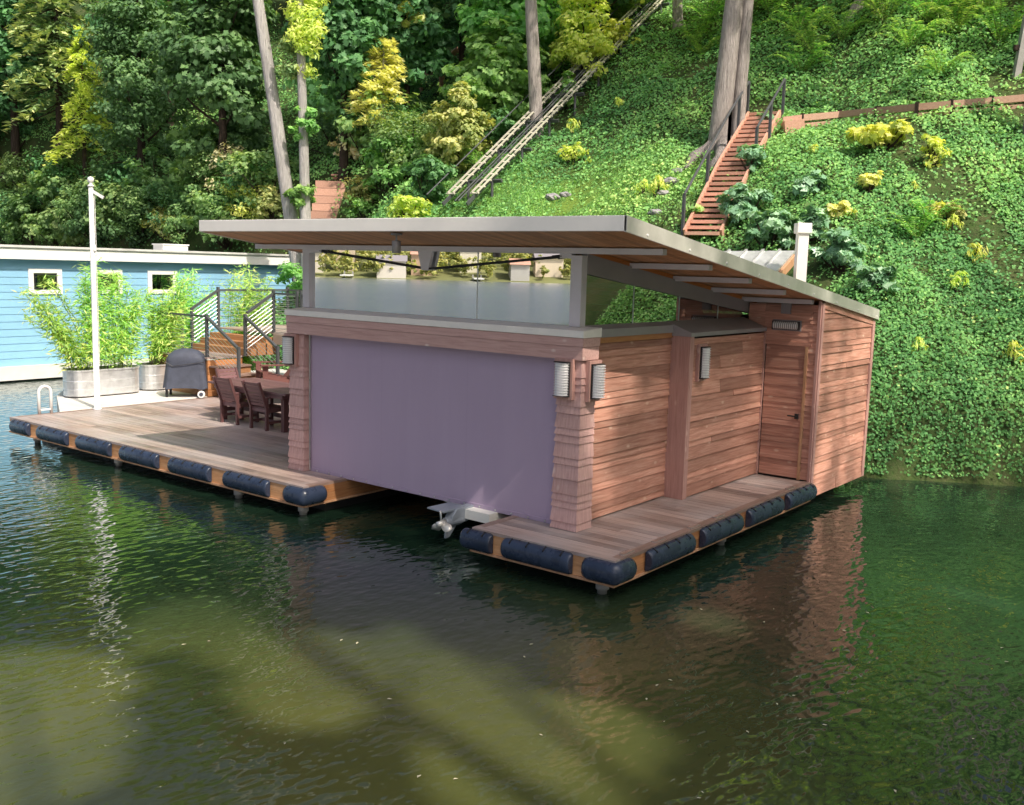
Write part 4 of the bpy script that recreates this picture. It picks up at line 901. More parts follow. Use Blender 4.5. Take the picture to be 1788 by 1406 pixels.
# ------------------------------------------------------------------ plants
def maple_shape(P, N, S, T, rs_):
    n = len(P); r = rs_.normal(size=(n, 3)); t = r - N * (r * N).sum(1, keepdims=True); t /= np.linalg.norm(t, axis=1, keepdims=True); b = np.cross(N, t)
    prof = [(-.5, 0), (-.22, .30), (-.05, .52), (.02, .22), (.30, .34), (.22, .13), (.58, 0), (.22, -.13), (.30, -.34), (.02, -.22), (-.05, -.52), (-.22, -.30)]
    V = np.stack([P + S[:, None] * (a * t + c * b) + N * (S * abs(c) * -.22)[:, None] for a, c in prof], 1).reshape(-1, 3); k = len(prof)
    return V, np.arange(k * n).reshape(n, k), np.repeat(T, k)
def crown_points(rs_, C0, rad, ncl, nl, shell=.45, flat=.6, csz=.30, egg=0.0):
    """leaf clumps spread through an ellipsoid: returns points, normals, clump tint and clump centres"""
    C0 = np.array(C0, float); rad = np.array(rad, float); u = rnd_unit(ncl, rs_); q = (shell + (1 - shell) * rs_.random(ncl)) ; K = u * q[:, None] * rad
    if egg: K[:, :2] *= (1 - egg * (K[:, 2] / rad[2]))[:, None]
    per = np.maximum(1, rs_.poisson(nl / ncl, ncl)); ci = np.repeat(np.arange(ncl), per); n = len(ci)
    sz = csz * rad.mean() * rs_.uniform(.6, 1.35, ncl)
    off = rnd_unit(n, rs_) * (rs_.random(n) ** .5)[:, None]; P = K[ci] + off * sz[ci][:, None] * np.array([1, 1, flat])
    N = unit_rows(off * np.array([1, 1, 1.2]) * .6 + unit_rows(K[ci] / rad) * .35 + np.array([0, 0, .55]) + rnd_unit(n, rs_) * .55)
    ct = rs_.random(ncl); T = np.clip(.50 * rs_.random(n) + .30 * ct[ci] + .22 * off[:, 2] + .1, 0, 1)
    return P + C0, N, T, K + C0
def unit_rows(v): return v / (np.linalg.norm(v, axis=1, keepdims=True) + 1e-9)
def add_trunk(root, pts, r0, r1, mat, n=14, flare=1.45, rough=.05, seed=1, limbs=None):
    rr = random.Random(seed); pts = [np.array(p, float) for p in pts]; m = 26; fine = []; rad = []
    cum = np.linspace(0, 1, len(pts)); A = np.array(pts)
    for i in range(m):
        q = i / (m - 1); fine.append(np.array([np.interp(q, cum, A[:, k]) for k in range(3)]) + np.array([rr.gauss(0, .02) * r0, rr.gauss(0, .02) * r0, 0]))
        rad.append((r0 + (r1 - r0) * q) * (1 + (flare - 1) * math.exp(-q * 22)))
    mb = MB(); mb.tube(fine, rad, n, True, .5, rough, rr); o = mb.build('trunk', mat, root, True)
    if limbs:
        mb = MB()
        for a, b, ra in limbs:
            a = np.array(a, float); b = np.array(b, float); mid = (a + b) / 2 + np.array([0, 0, -.06 * np.linalg.norm(b - a)]); mb.tube([a, mid, b], [ra, ra * .6, ra * .2], 6)
        mb.build('limb', mat, root, True)
    return o
def broadleaf(label, base, H, rad, zc, mat, nl=7000, ncl=70, ls=.2, shape='kite', seed=1, r0=None, bk='barkd', name='broadleaf_tree', cat='tree', lean=(0, 0), shell=.4, csz=.26, flat=.6, egg=.25, group=None, local=False, filt=None, nlimb=16):
    """trunk, limbs and a crown of leaf clumps; zc = crown centre height, rad = (rx, ry, rz)"""
    rs_ = np.random.default_rng(seed); base = np.array(base, float); t = thing(name, label, cat, base, group=group); o0 = base
    C0 = o0 + np.array([lean[0], lean[1], zc]); P, N, T, K = crown_points(rs_, C0, rad, ncl, nl, shell, flat, csz, egg)
    if filt is not None: k = filt(P); P, N, T = P[k], N[k], T[k]
    r0 = r0 or H * .018; top = C0 + np.array([0, 0, rad[2] * .75]); tr = [o0 - np.array([0, 0, .5]), o0 + (C0 - o0) * .5, C0, top]
    lim = []
    for c in K[rs_.permutation(len(K))[:nlimb]]:
        q = rs_.uniform(.25, .75); a = o0 + (top - o0) * min(.92, max(.15, (c[2] - o0[2]) / (top[2] - o0[2]) - .18)); lim.append((a, c, r0 * .32))
    add_trunk(t, tr, r0, r0 * .15, M_[bk], 10, seed=seed, limbs=lim)
    S = ls * rs_.uniform(.6, 1.25, len(P))
    if shape == 'maple': V, F_, T4 = maple_shape(P, N, S, T, rs_)
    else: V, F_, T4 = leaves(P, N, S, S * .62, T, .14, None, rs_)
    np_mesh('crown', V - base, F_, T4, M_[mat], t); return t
def shrub(label, base, rad, mat, nl=1600, ncl=26, ls=.16, shape='kite', seed=1, name='shrub', group=None, zc=None, csz=.34, cat='shrub', shell=.25, droop=False):
    rs_ = np.random.default_rng(seed); base = np.array(base, float); t = thing(name, label, cat, base, group=group); zc = rad[2] * .85 if zc is None else zc
    P, N, T, K = crown_points(rs_, base + np.array([0, 0, zc]), rad, ncl, nl, shell, .65, csz, .15); mb = MB()
    for c in K[::2]: mb.tube([base + np.array([0, 0, -.1]), (base * .45 + c * .55) + np.array([0, 0, -.1]), c], [.035, .025, .008], 5)
    mb.build('stem', M_['barkd'], t); S = ls * rs_.uniform(.6, 1.3, len(P))
    if droop:
        up = np.column_stack([rs_.normal(0, .35, (len(P), 2)), -np.ones(len(P))]); V, F_, T4 = leaves(P, N, S * 1.6, S * .35, T, .1, up, rs_)
    elif shape == 'maple': V, F_, T4 = maple_shape(P, N, S, T, rs_)
    else: V, F_, T4 = leaves(P, N, S, S * .6, T, .14, None, rs_)
    np_mesh('foliage', V - base, F_, T4, M_[mat], t); return t
def conifer(label, base, H, R0, mat, seed=1, z0=.08, nbr=70, bk='bark', droop=.35, r0=None, name='conifer_tree', group=None, ls=.30, per=46, filt=None, lean=(0, 0), power=.85):
    rs_ = np.random.default_rng(seed); base = np.array(base, float); t = thing(name, label, 'tree', base, group=group); r0 = r0 or H * .016
    ln = np.array([lean[0], lean[1], 0.]); Ps = []; Us = []; Ts = []; lim = []
    for k in range(nbr):
        q = z0 + (1 - z0) * ((k + rs_.random()) / nbr); a = rs_.uniform(0, 6.28); L = R0 * (1 - q) ** power * rs_.uniform(.7, 1.1) + .12; zb = base[2] + H * q
        d = np.array([math.cos(a), math.sin(a), 0]); st_ = np.array([base[0], base[1], zb]) + ln * q
        s_ = rs_.random(per) ** .7; sp = st_ + d * (s_ * L)[:, None] + np.outer(-droop * L * s_ ** 2 + .12 * L * s_, [0, 0, 1.])
        side = np.cross(d, [0, 0, 1.]); sw = rs_.normal(0, .17 * L, per) * (1.1 - s_ * .7); Ps.append(sp + side * sw[:, None] + rs_.normal(0, .05, (per, 3)))
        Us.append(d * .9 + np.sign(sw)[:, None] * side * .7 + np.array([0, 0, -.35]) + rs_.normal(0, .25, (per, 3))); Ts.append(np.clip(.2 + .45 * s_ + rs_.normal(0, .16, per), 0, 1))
        lim.append((st_, st_ + d * L * .85 + np.array([0, 0, -droop * L * .7 + .1 * L]), r0 * .16))
    P = np.concatenate(Ps); U = np.concatenate(Us); T = np.concatenate(Ts)
    if filt is not None: k = filt(P); P, U, T = P[k], U[k], T[k]
    add_trunk(t, [base - np.array([0, 0, .5]), base + np.array([0, 0, H * .5]) + ln * .5, base + np.array([0, 0, H]) + ln], r0, .03, M_[bk], 10, seed=seed, limbs=lim)
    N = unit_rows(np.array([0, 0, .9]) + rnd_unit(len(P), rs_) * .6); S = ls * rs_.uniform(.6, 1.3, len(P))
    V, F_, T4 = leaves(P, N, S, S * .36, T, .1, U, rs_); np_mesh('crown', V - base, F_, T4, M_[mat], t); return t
FERN_GROUP = 'sword ferns on the ivy slope'
def fern_proto(label, seed, mat='fern'):
    rs_ = np.random.default_rng(seed); t = thing('sword_fern', label, 'fern', (0, 0, 0), local=True, group=FERN_GROUP); Ps = []; Us = []; Ns = []; Ss = []; mb = MB()
    for k in range(17):
        a = rs_.uniform(0, 6.28); L = rs_.uniform(.65, 1.1); hgt = rs_.uniform(.35, .75); d = np.array([math.cos(a), math.sin(a), 0]); side = np.array([-d[1], d[0], 0])
        s_ = np.linspace(.08, 1, 24); C = d * (s_ * L)[:, None] + np.outer(hgt * np.sin(s_ * 2.2) * 1.1 - .12 * s_, [0, 0, 1.]); mb.tube([C[0] * .2, C[8], C[16], C[23]], [.006, .005, .004, .002], 4)
        for sg in (-1, 1):
            w_ = .13 * np.sin(np.clip(s_ * 1.05, 0, 1) * 2.6 + .25) * rs_.uniform(.9, 1.1); Ps.append(C + side * (sg * w_ * .5)[:, None]); Us.append(np.tile(side * sg + d * .35 + np.array([0, 0, -.25]), (24, 1))); Ss.append(w_ * 1.05); Ns.append(np.tile([0, 0, 1.], (24, 1)) + rs_.normal(0, .2, (24, 3)))
    mb.build('stem', M_['culm'], t); P = np.concatenate(Ps); S = np.maximum(np.concatenate(Ss), .02); V, F_, T4 = leaves(P, unit_rows(np.concatenate(Ns)), S, S * .34 + .008, rs_.random(len(P)), .05, np.concatenate(Us), rs_)
    np_mesh('fronds', V, F_, T4, M_[mat], t); return t
# ------------------------------------------------------------------ timber on the hill
def ground(p): return np.array([p[0], p[1], terr(np.array([p[:2]]))[0]])
# open-riser stair up the slope
HS = thing('hillside_stair', 'open riser red stained wooden stair with black handrails climbing through the ivy', 'stair', hit(1232, 415))
pa = hit(1226, 432); pm = hit(1286, 304); pb = hit(1334, 220)
def flight(pts, wid, n, lift=.34):
    cum = np.concatenate([[0], np.cumsum([np.linalg.norm(np.array(b) - np.array(a)) for a, b in zip(pts[:-1], pts[1:])])]); cum /= cum[-1]; A = np.array(pts); out = []
    for i in range(n):
        q = i / (n - 1); out.append(np.array([np.interp(q, cum, A[:, k]) for k in range(3)]) + np.array([0, 0, lift]))
    return out
nst = 25; C_ = flight([pa, pm, pb], 1.1, nst); dirs = [unit((C_[min(i+1, nst-1)] - C_[max(i-1, 0)])[:2]) for i in range(nst)]
sides = [np.array([d[1], -d[0], 0]) for d in dirs]; WID = .86
for i in range(nst):
    c = C_[i]; d = np.array([*dirs[i], 0]); mb = MB(); mb.bar(c - sides[i] * WID/2, c + sides[i] * WID/2, .27, .085, tint=random.random()); mb.build('tread', M_['redwood'], HS)
for sg in (-1, 1):
    mb = MB()
    for i in range(0, nst - 1):
        a = C_[i] + sides[i] * sg * (WID/2 + .03); b = C_[i+1] + sides[i+1] * sg * (WID/2 + .03); mb.bar(a + np.array([0, 0, -.06]), b + np.array([0, 0, -.06]), .06, .34, tint=.3 + .02 * i)
    mb.build('stringer', M_['redwood'], HS)
for sg, i0, i1 in ((-1, 0, 17), (-1, 17, nst - 1), (1, 13, nst - 1)):
    a = C_[i0] + sides[i0] * sg * (WID/2 + .09); b = C_[i1] + sides[i1] * sg * (WID/2 + .09); up = np.array([0, 0, .95]); mb = MB(); mb.tube([a + up, (a + b) / 2 + up, b + up], .035, 8); h_ = mb.build('handrail', M_['rail'], HS)
    for q in (a, (a + b) / 2, b): mb = MB(); mb.box((q[0] - .035, q[1] - .035, q[2] - .5), (q[0] + .035, q[1] + .035, q[2] + .95)); mb.build('rail_post', M_['rail'], h_)
# timber retaining wall
tw = thing('retaining_wall', 'low timber retaining wall running level across the upper slope', 'wall', hit(1500, 196))
pts = [hit(u, v) for u, v in ((1366, 225), (1400, 221), (1465, 215), (1530, 209.5), (1600, 203.5), (1660, 198.5), (1730, 192.5), (1800, 186.5))]
for a, b in zip(pts[:-1], pts[1:]):
    a = a + np.array([0, 0, .12]); b = b + np.array([0, 0, .12]); dn = np.array([0, 0, .23]); mb = MB(); mb.bar(a + dn * .5, b + dn * .5, .09, .175, tint=random.random()); mb.bar(a - dn * .55, b - dn * .55, .09, .175, tint=random.random()); mb.build('timber', M_['timber'], tw)
    mb = MB(); c = b - FWD[0] * 0; mb.box((b[0] - .05, b[1] - .05, b[2] - .9), (b[0] + .05, b[1] + .05, b[2] + .24)); mb.build('stake', M_['barkd'], tw)
mb = MB(); c = pts[0]; mb.bar(c + np.array([0, 0, -.1]), pts[1] + np.array([0, 0, -.1]), .9, .5, tint=.6); mb.build('stair_landing', M_['redwood'], tw)
# wooden gate post at the far right
gp = thing('fence_post', 'grey wooden post with a crossbar near the top right of the slope', 'post', hit(1772, 135))
b0 = hit(1772, 138); k = depth(b0) / F; mb = MB(); mb.bar(b0 + np.array([0, 0, -.3]), b0 + np.array([0, 0, 108 * k]) + np.array([*RGT, 0]) * 12 * k, .17, .17); mb.build('shaft', M_['pile'], gp)
mb = MB(); mb.bar(b0 + np.array([*RGT, 0]) * -.1 + np.array([0, 0, 52 * k]), b0 + np.array([*RGT, 0]) * 1.4 + np.array([0, 0, 55 * k]), .10, .14); mb.build('crossbar', M_['barkd'], gp)
# funicular track
ft = thing('hill_tramway', 'steep inclined tram track with pale timber rails on black steel running up the hill', 'tramway', hit(812, 380))
p0 = hit(808, 390); p1 = hit(1172, 5); d = p1 - p0; s3 = unit(np.array([d[1], -d[0], 0])); up = unit(np.cross(s3, d)); n = 30
tq = np.linspace(0, 1, 60); line = p0 + tq[:, None] * d; lift = max(.25, float((terr(line[:, :2]) - line[:, 2])[3:-3].max()) + .12); o_ = np.array([0, 0, min(lift, 1.4)])
def at(q, s_, h): return p0 + d * q + s3 * s_ + up * h + o_
for s_ in (-.46, .46):
    mb = MB(); mb.bar(at(-.03, s_, 0), at(1.05, s_, 0), .05, .11, up); mb.build('steel_rail', M_['rail'], ft)
    for off in (-.10, .10):
        mb = MB(); q = 0.0
        while q < 1.02: e = q + .14; mb.bar(at(q, s_ + off, .105), at(min(e, 1.05) - .003, s_ + off, .105), .046, .045, up, random.random()); q = e
        mb.build('timber_rail', M_['pale_track'], ft)
    for k in range(46): mb = MB(); mb.bar(at(k / 45, s_ - .16, .075), at(k / 45, s_ + .16, .075), .06, .035, up); mb.build('sleeper', M_['pale_track'], ft)
for s_, h in ((-.95, .35), (.05, .12), (.18, .12)): mb = MB(); mb.tube([at(-.03, s_, h), at(.5, s_, h), at(1.05, s_, h)], .022, 6); mb.build('cable', M_['rail'], ft)
for k in range(9):
    q = .06 + k * .115
    for s_ in (-.46, .46):
        a = at(q, s_, -.05); mb = MB(); mb.tube([a, np.array([a[0], a[1], terr(np.array([a[:2]]))[0] - .3])], .045, 8); mb.build('support_leg', M_['rail'], ft)
    mb = MB(); mb.bar(at(q, -.8, -.10), at(q, .8, -.10), .08, .10, up); mb.build('cross_beam', M_['rail'], ft)
# red stained stair far left, below the leaning trunk
RS = thing('garden_stair', 'short red stained stair and planter wall half buried in bushes beside the pale trunk', 'stair', hit(585, 345))
c0 = hit(585, 352); k = depth(c0) / F; r3 = np.array([*RGT, 0]); f3 = np.array([*FWD, 0])
for j in range(-4, 3): mb = MB(); a = c0 - r3 * (36 - 2 * j) * k + np.array([0, 0, (2 + j * 13) * k]); mb.bar(a, a + r3 * (62 - 5 * j) * k, .5, 12.4 * k, tint=random.random()); mb.build('planter_board', M_['redwood'], RS)
for j in range(9):
    a = c0 + r3 * (-8 + 8.0 * j) * k + f3 * (.25 + .28 * j) + np.array([0, 0, (46 + 6.2 * j) * k]); mb = MB(); mb.bar(a, a + r3 * 22 * k, .3, .05, tint=random.random()); mb.bar(a + np.array([0, 0, -5 * k]) + f3 * .1, a + r3 * 22 * k + np.array([0, 0, -5 * k]) + f3 * .1, .03, .10); mb.build('tread', M_['redwood'], RS)
rr_ = thing('zigzag_handrail', 'weathered red wooden handrail zigzagging through the bushes', 'handrail', hit(790, 150))
mb = MB(); px = [(735, 160), (770, 158), (772, 142), (806, 112), (806, 96), (850, 88)]; ps = [hit(u, v) + np.array([0, 0, .8]) for u, v in px]
for a, b in zip(ps[:-1], ps[1:]): mb.bar(a, b, .12, .22, tint=random.random())
mb.build('rail', M_['redwood'], rr_)
for q in ps: mb = MB(); mb.box((q[0] - .07, q[1] - .07, q[2] - 1.0), (q[0] + .07, q[1] + .07, q[2] + .12)); mb.build('rail_post', M_['redwood'], rr_)
# pale shelter and post just behind the boathouse
q0 = CAM + ray(1400, 400) * 20.0; sp = thing('shelter', 'pale metal sheet shelter roof just behind the boathouse', 'shelter', q0 + np.array([-1, 0, -2]))
A_ = CAM + ray(1225, 443) * 20.5; B_ = CAM + ray(1388, 442) * 20.5; C2 = CAM + ray(1322, 516) * 18.8; D2 = CAM + ray(1150, 516) * 18.8; th = np.array([0, 0, .05]); mb = MB(); mb.prism([A_, B_, C2, D2], th); mb.build('roof_sheet', M_['galv'], sp)
mb = MB()
for q in (.12, .3, .48, .66, .84): a = A_ * (1 - q) + B_ * q; b = D2 * (1 - q) + C2 * q; mb.bar(a + th * 1.4, b + th * 1.4, .05, .045)
mb.build('standing_seam', M_['galv'], sp)
mb = MB(); mb.bar(B_ - th * 2, C2 - th * 2, .10, .16); mb.build('rafter', M_['palez'], sp)
mb = MB(); a = C2 + np.array([0, 0, -.2]); mb.bar(a, np.array([a[0], a[1], terr(np.array([a[:2]]))[0] - .2]), .1, .1); a = A_ - np.array([0, 0, .1]); mb.bar(a, np.array([a[0], a[1], min(terr(np.array([a[:2]]))[0] - .2, a[2] - .3)]), .1, .1); mb.build('support_post', M_['pile'], sp)
gp2 = thing('capped_post', 'stout pale painted post with a square cap behind the boathouse roof', 'post', CAM + ray(1401, 520) * 19.2)
t0 = CAM + ray(1402, 399) * 19.2; mb = MB(); mb.bar(np.array([t0[0], t0[1], terr(np.array([t0[:2]]))[0] - .3]), t0, .20, .20, (FWD[0], FWD[1], 0)); mb.build('shaft', M_['pile_pale'] if 'pile_pale' in M_ else M_['capm'], gp2)
mb = MB(); mb.bar(t0 - np.array([0, 0, .10]), t0 + np.array([0, 0, .10]), .28, .28, (FWD[0], FWD[1], 0)); mb.build('cap', M_['capm'], gp2, bevel=.015)
# ------------------------------------------------------------------ trees, placed by where they stand on the slope
def up_at(p, v): # height above p of the pixel row v, at the same distance
    dpx = F * (RCW[1] @ (np.asarray(p) - CAM)) / depth(p) + CY - v; return dpx * depth(p) / F
def stand(u, f):
    p = rf((u - CX) / F * f, f); return np.array([p[0], p[1], float(terr(p)[0])])
def tall_trunk(label, u, v, u2, v2, wpx, Htot, bk, seed, crown='fir', wtop=None, cz=.62, name='tall_tree', nbr=60):
    b = hit(u, v) if u != 532 else stand(530, 31.6); k = depth(b) / F; h = up_at(b, v2); off = np.array([*RGT, 0]) * (u2 - u - .0277 * (v - v2)) * k
    t = thing(name, label, 'tree', b); top = b + (off + np.array([0, 0, h])) / h * Htot; r0 = wpx * k / 2; r1 = r0 * .35
    rs_ = np.random.default_rng(seed); P = []; U = []; T = []; lim = []
    for j in range(nbr):
        q = cz + (1 - cz) * rs_.random(); a = rs_.uniform(0, 6.28); L = (1.05 - q) * Htot * .32 * rs_.uniform(.6, 1.1) + .6; d = np.array([math.cos(a), math.sin(a), 0]); s0 = b + (top - b) * q
        s_ = rs_.random(70) ** .6; side = np.cross(d, [0, 0, 1.]); P.append(s0 + d * (s_ * L)[:, None] + side * rs_.normal(0, .2 * L, 70)[:, None] + np.outer(-.3 * L * s_**2, [0, 0, 1]) + rs_.normal(0, .1, (70, 3))); U.append(d + rs_.normal(0, .5, (70, 3))); T.append(rs_.random(70)); lim.append((s0, s0 + d * L * .8 + np.array([0, 0, -.2 * L]), r1 * .5))
    add_trunk(t, [b - np.array([0, 0, .8]), b, b + (top - b) * .5, top], r0, r1 * .4, M_[bk], 18, 1.25, .045, seed, lim)
    P = np.concatenate(P); N = unit_rows(np.array([0, 0, .8]) + rnd_unit(len(P), rs_) * .8); S = .5 * rs_.uniform(.6, 1.3, len(P)); V, F_, T4 = leaves(P, N, S, S * .42, np.concatenate(T), .1, np.concatenate(U), rs_)
    np_mesh('crown', V - b, F_, T4, M_['fir'], t); return t, b, k
tall_trunk('thick grey leaning trunk on the left, next to a thin pale trunk', 532, 368, 466, 0, 36, 24, 'barkw', 1)
tall_trunk('grey fir trunk rising beside the tram track', 938, 238, 926, 0, 34, 22, 'bark', 2)
BIG, _, _ = tall_trunk('massive ridged double trunk beside the hillside stair', 1254, 264, 1276, 0, 52, 24, 'bark', 3)
tall_trunk('trunk at the top end of the tram track', 1184, 52, 1182, 0, 26, 18, 'bark', 4)
tall_trunk('leaning trunk base at the top of the fern slope', 1486, 32, 1520, -30, 32, 17, 'bark', 5)
tall_trunk('flared trunk at the right edge above the golden shrub', 1802, 236, 1812, 0, 46, 22, 'bark', 6)
tall_trunk('thin dark trunk leaning at the far left edge', 24, 372, -8, 240, 17, 15, 'barkd', 7)
# second stem of the double trunk and its exposed root
b = hit(1284, 250); k = depth(b) / F; add_trunk(BIG, [b - np.array([0, 0, .6]), b + np.array([0, 0, 4]) + np.array([*RGT, 0]) * 8 * k, b + np.array([0, 0, 17]) + np.array([*RGT, 0]) * 40 * k], 13 * k, 6 * k, M_['bark'], 14, 1.3, .05, 9).name = 'side_stem'
for ps in ([hit(1262, 262) + np.array([0, 0, .2])] + [hit(u, v) + np.array([0, 0, .08]) for u, v in ((1235, 272), (1212, 280), (1196, 300))], [hit(1268, 266) + np.array([0, 0, .2]), hit(1262, 285) + np.array([0, 0, .1]), hit(1240, 300)]):
    mb = MB(); mb.tube(ps, [.34, .26, .17, .07][:len(ps)], 10, rough=.1); mb.build('root', M_['bark'], BIG, True)
import bmesh
rs_ = random.Random(4)
for i, (u, v, s_, lab) in enumerate(((1185, 300, .22, 'pale grey rock in the ivy just below the massive trunk roots'), (1172, 318, .26, 'largest pale rock in the ivy column above the roof slope'), (1158, 338, .18, 'grey rock in the ivy, third down from the trunk roots'), (1145, 372, .2, 'grey rock at the foot of the ivy right above the roof corner'), (965, 345, .25, 'flat grey stone at the left of the mossy grass patch'), (988, 341, .2, 'small grey stone at the right of the mossy grass patch'))):
    c = hit(u, v); bm = bmesh.new(); bmesh.ops.create_icosphere(bm, subdivisions=3, radius=s_)
    for vv in bm.verts: q = vv.co.normalized(); vv.co *= 1 + .18 * math.sin(q.x * 5 + i) * math.cos(q.y * 4 + q.z * 3) + rs_.uniform(-.05, .05); vv.co.z *= .5
    mb = MB(); mb.add([c + np.array(vv.co) for vv in bm.verts], [tuple(x.index for x in f.verts) for f in bm.faces]); bm.free(); tag(mb.build('rock', M_['stone']), lab, 'rock')
# thin pale trunk with tufts of cedar-like sprays
b = stand(541, 31.2); k = depth(b) / F; h = up_at(b, 0); t = thing('slender_pale_tree', 'thin pale trunk with bright cedar sprays beside the leaning trunk', 'tree', b); off = np.array([*RGT, 0]) * (537 - 541 - 10) * k
add_trunk(t, [b - np.array([0, 0, .4]), b + np.array([0, 0, h / 2]) + off / 2, b + np.array([0, 0, h * 1.5]) + off * 1.5], 11 * k, 5 * k, M_['barkw'], 12, 1.15, .03, 3)
rs_ = np.random.default_rng(31)
def tuft(nm, mat, u, v, ru, rv, n, seed, root, ref, ls=.22):
    rg = np.random.default_rng(seed); kk = depth(ref) / F; c = ref + np.array([*RGT, 0]) * (u - CX - (F * (RCW[0] @ (ref - CAM)) / depth(ref))) * kk + np.array([0, 0, up_at(ref, v)])
    P, N, T, K = crown_points(rg, c, (ru * kk, ru * kk, rv * kk), max(8, n // 70), n, .3, .7, .36); U = np.column_stack([rg.normal(0, .8, (len(P), 2)), -.5 * np.ones(len(P))])
    S = ls * rg.uniform(.6, 1.3, len(P)); V, F_, T4 = leaves(P, N, S, S * .4, T, .1, U, rg); np_mesh(nm, V - ORG[root.name], F_, T4, M_[mat], root)
tuft('crown', 'yellow', 534, 40, 34, 100, 3600, 1, t, b, .17); tuft('crown', 'fir', 512, 120, 26, 55, 700, 2, t, b); tuft('spray_tuft', 'bright', 532, 228, 26, 32, 900, 3, t, b); tuft('spray_tuft', 'bright', 525, 350, 30, 22, 1000, 14, t, b)
def px_tree(fn, label, u, vb, vt, rpx, **kw):
    b = hit(u, vb); k = depth(b) / F; H = up_at(b, vt); return fn(label, b, H, rpx * k, k, **kw)
def bl(label, u, vb, vt, rpx, mat, vc=None, seed=1, nl=6000, ls=.22, shape='kite', ncl=70, **kw):
    b = hit(u, vb); k = depth(b) / F; H = up_at(b, vt); zc = H * .55 if vc is None else up_at(b, vc); return broadleaf(label, b, H, (rpx * k, rpx * k, max(H - zc, .5)), zc, mat, nl, ncl, ls, shape, seed, **kw)
# left-hand forest
bl('dense mid green tree with small leaves behind the white pole', 248, 330, -120, 92, 'maple', 110, 11, 15000, .24, ncl=150, csz=.2)
bl('dark big leaved maple left of the leaning trunk', 390, 330, -180, 92, 'maple', 70, 12, 12000, .30, 'maple', ncl=150, csz=.22)
bl('dark maple behind the thin pale trunk', 600, 300, -160, 85, 'maple', 40, 13, 11000, .30, 'maple', ncl=140)
bl('shaded broadleaf tree at the top left corner', 30, 330, -150, 90, 'maple', 60, 14, 8000, .3, ncl=100)
bl('dark round tree above the golden sapling', 710, 215, -120, 100, 'maple', 30, 15, 8000, .32, ncl=100)
bl('bright green maple left of the fir trunk', 862, 235, 40, 90, 'bright', 140, 16, 8500, .26, 'maple', ncl=130, csz=.24)
bl('sunlit yellow green maple behind the fir trunk', 905, 170, -60, 110, 'bright', 30, 17, 8000, .28, 'maple', ncl=120)
bl('feathery yellow green thicket right of the fir trunk', 1015, 150, -40, 52, 'yellow', 70, 18, 4500, .22, ncl=60)
bl('dark green canopy behind the tram track', 1080, 30, -200, 120, 'maple', -80, 19, 7000, .4, ncl=90)
b = hit(108, 335); k = depth(b) / F
conifer('drooping fir with yellowed branch tips at the left', b, up_at(b, -160), 110 * k, 'fir', 21, .28, 110, 'barkd', .55, per=70, ls=.42, power=.5)
b = hit(150, 350); k = depth(b) / F
conifer('young golden tipped conifer hanging over the water by the white pole', b, up_at(b, 60), 80 * k, 'yellow', 22, .30, 80, 'barkd', .7, per=50, ls=.3, power=.7)
b = hit(668, 292); k = depth(b) / F
conifer('small golden conifer sapling in front of the dark trees', b, up_at(b, 78), 74 * k, 'gold', 23, .34, 60, 'barkw', .25, per=60, ls=.26, power=.42)
bl('olive willow like tree with drooping seed clusters', 800, 300, 150, 58, 'olive', 225, 24, 5200, .2, ncl=60, csz=.3)
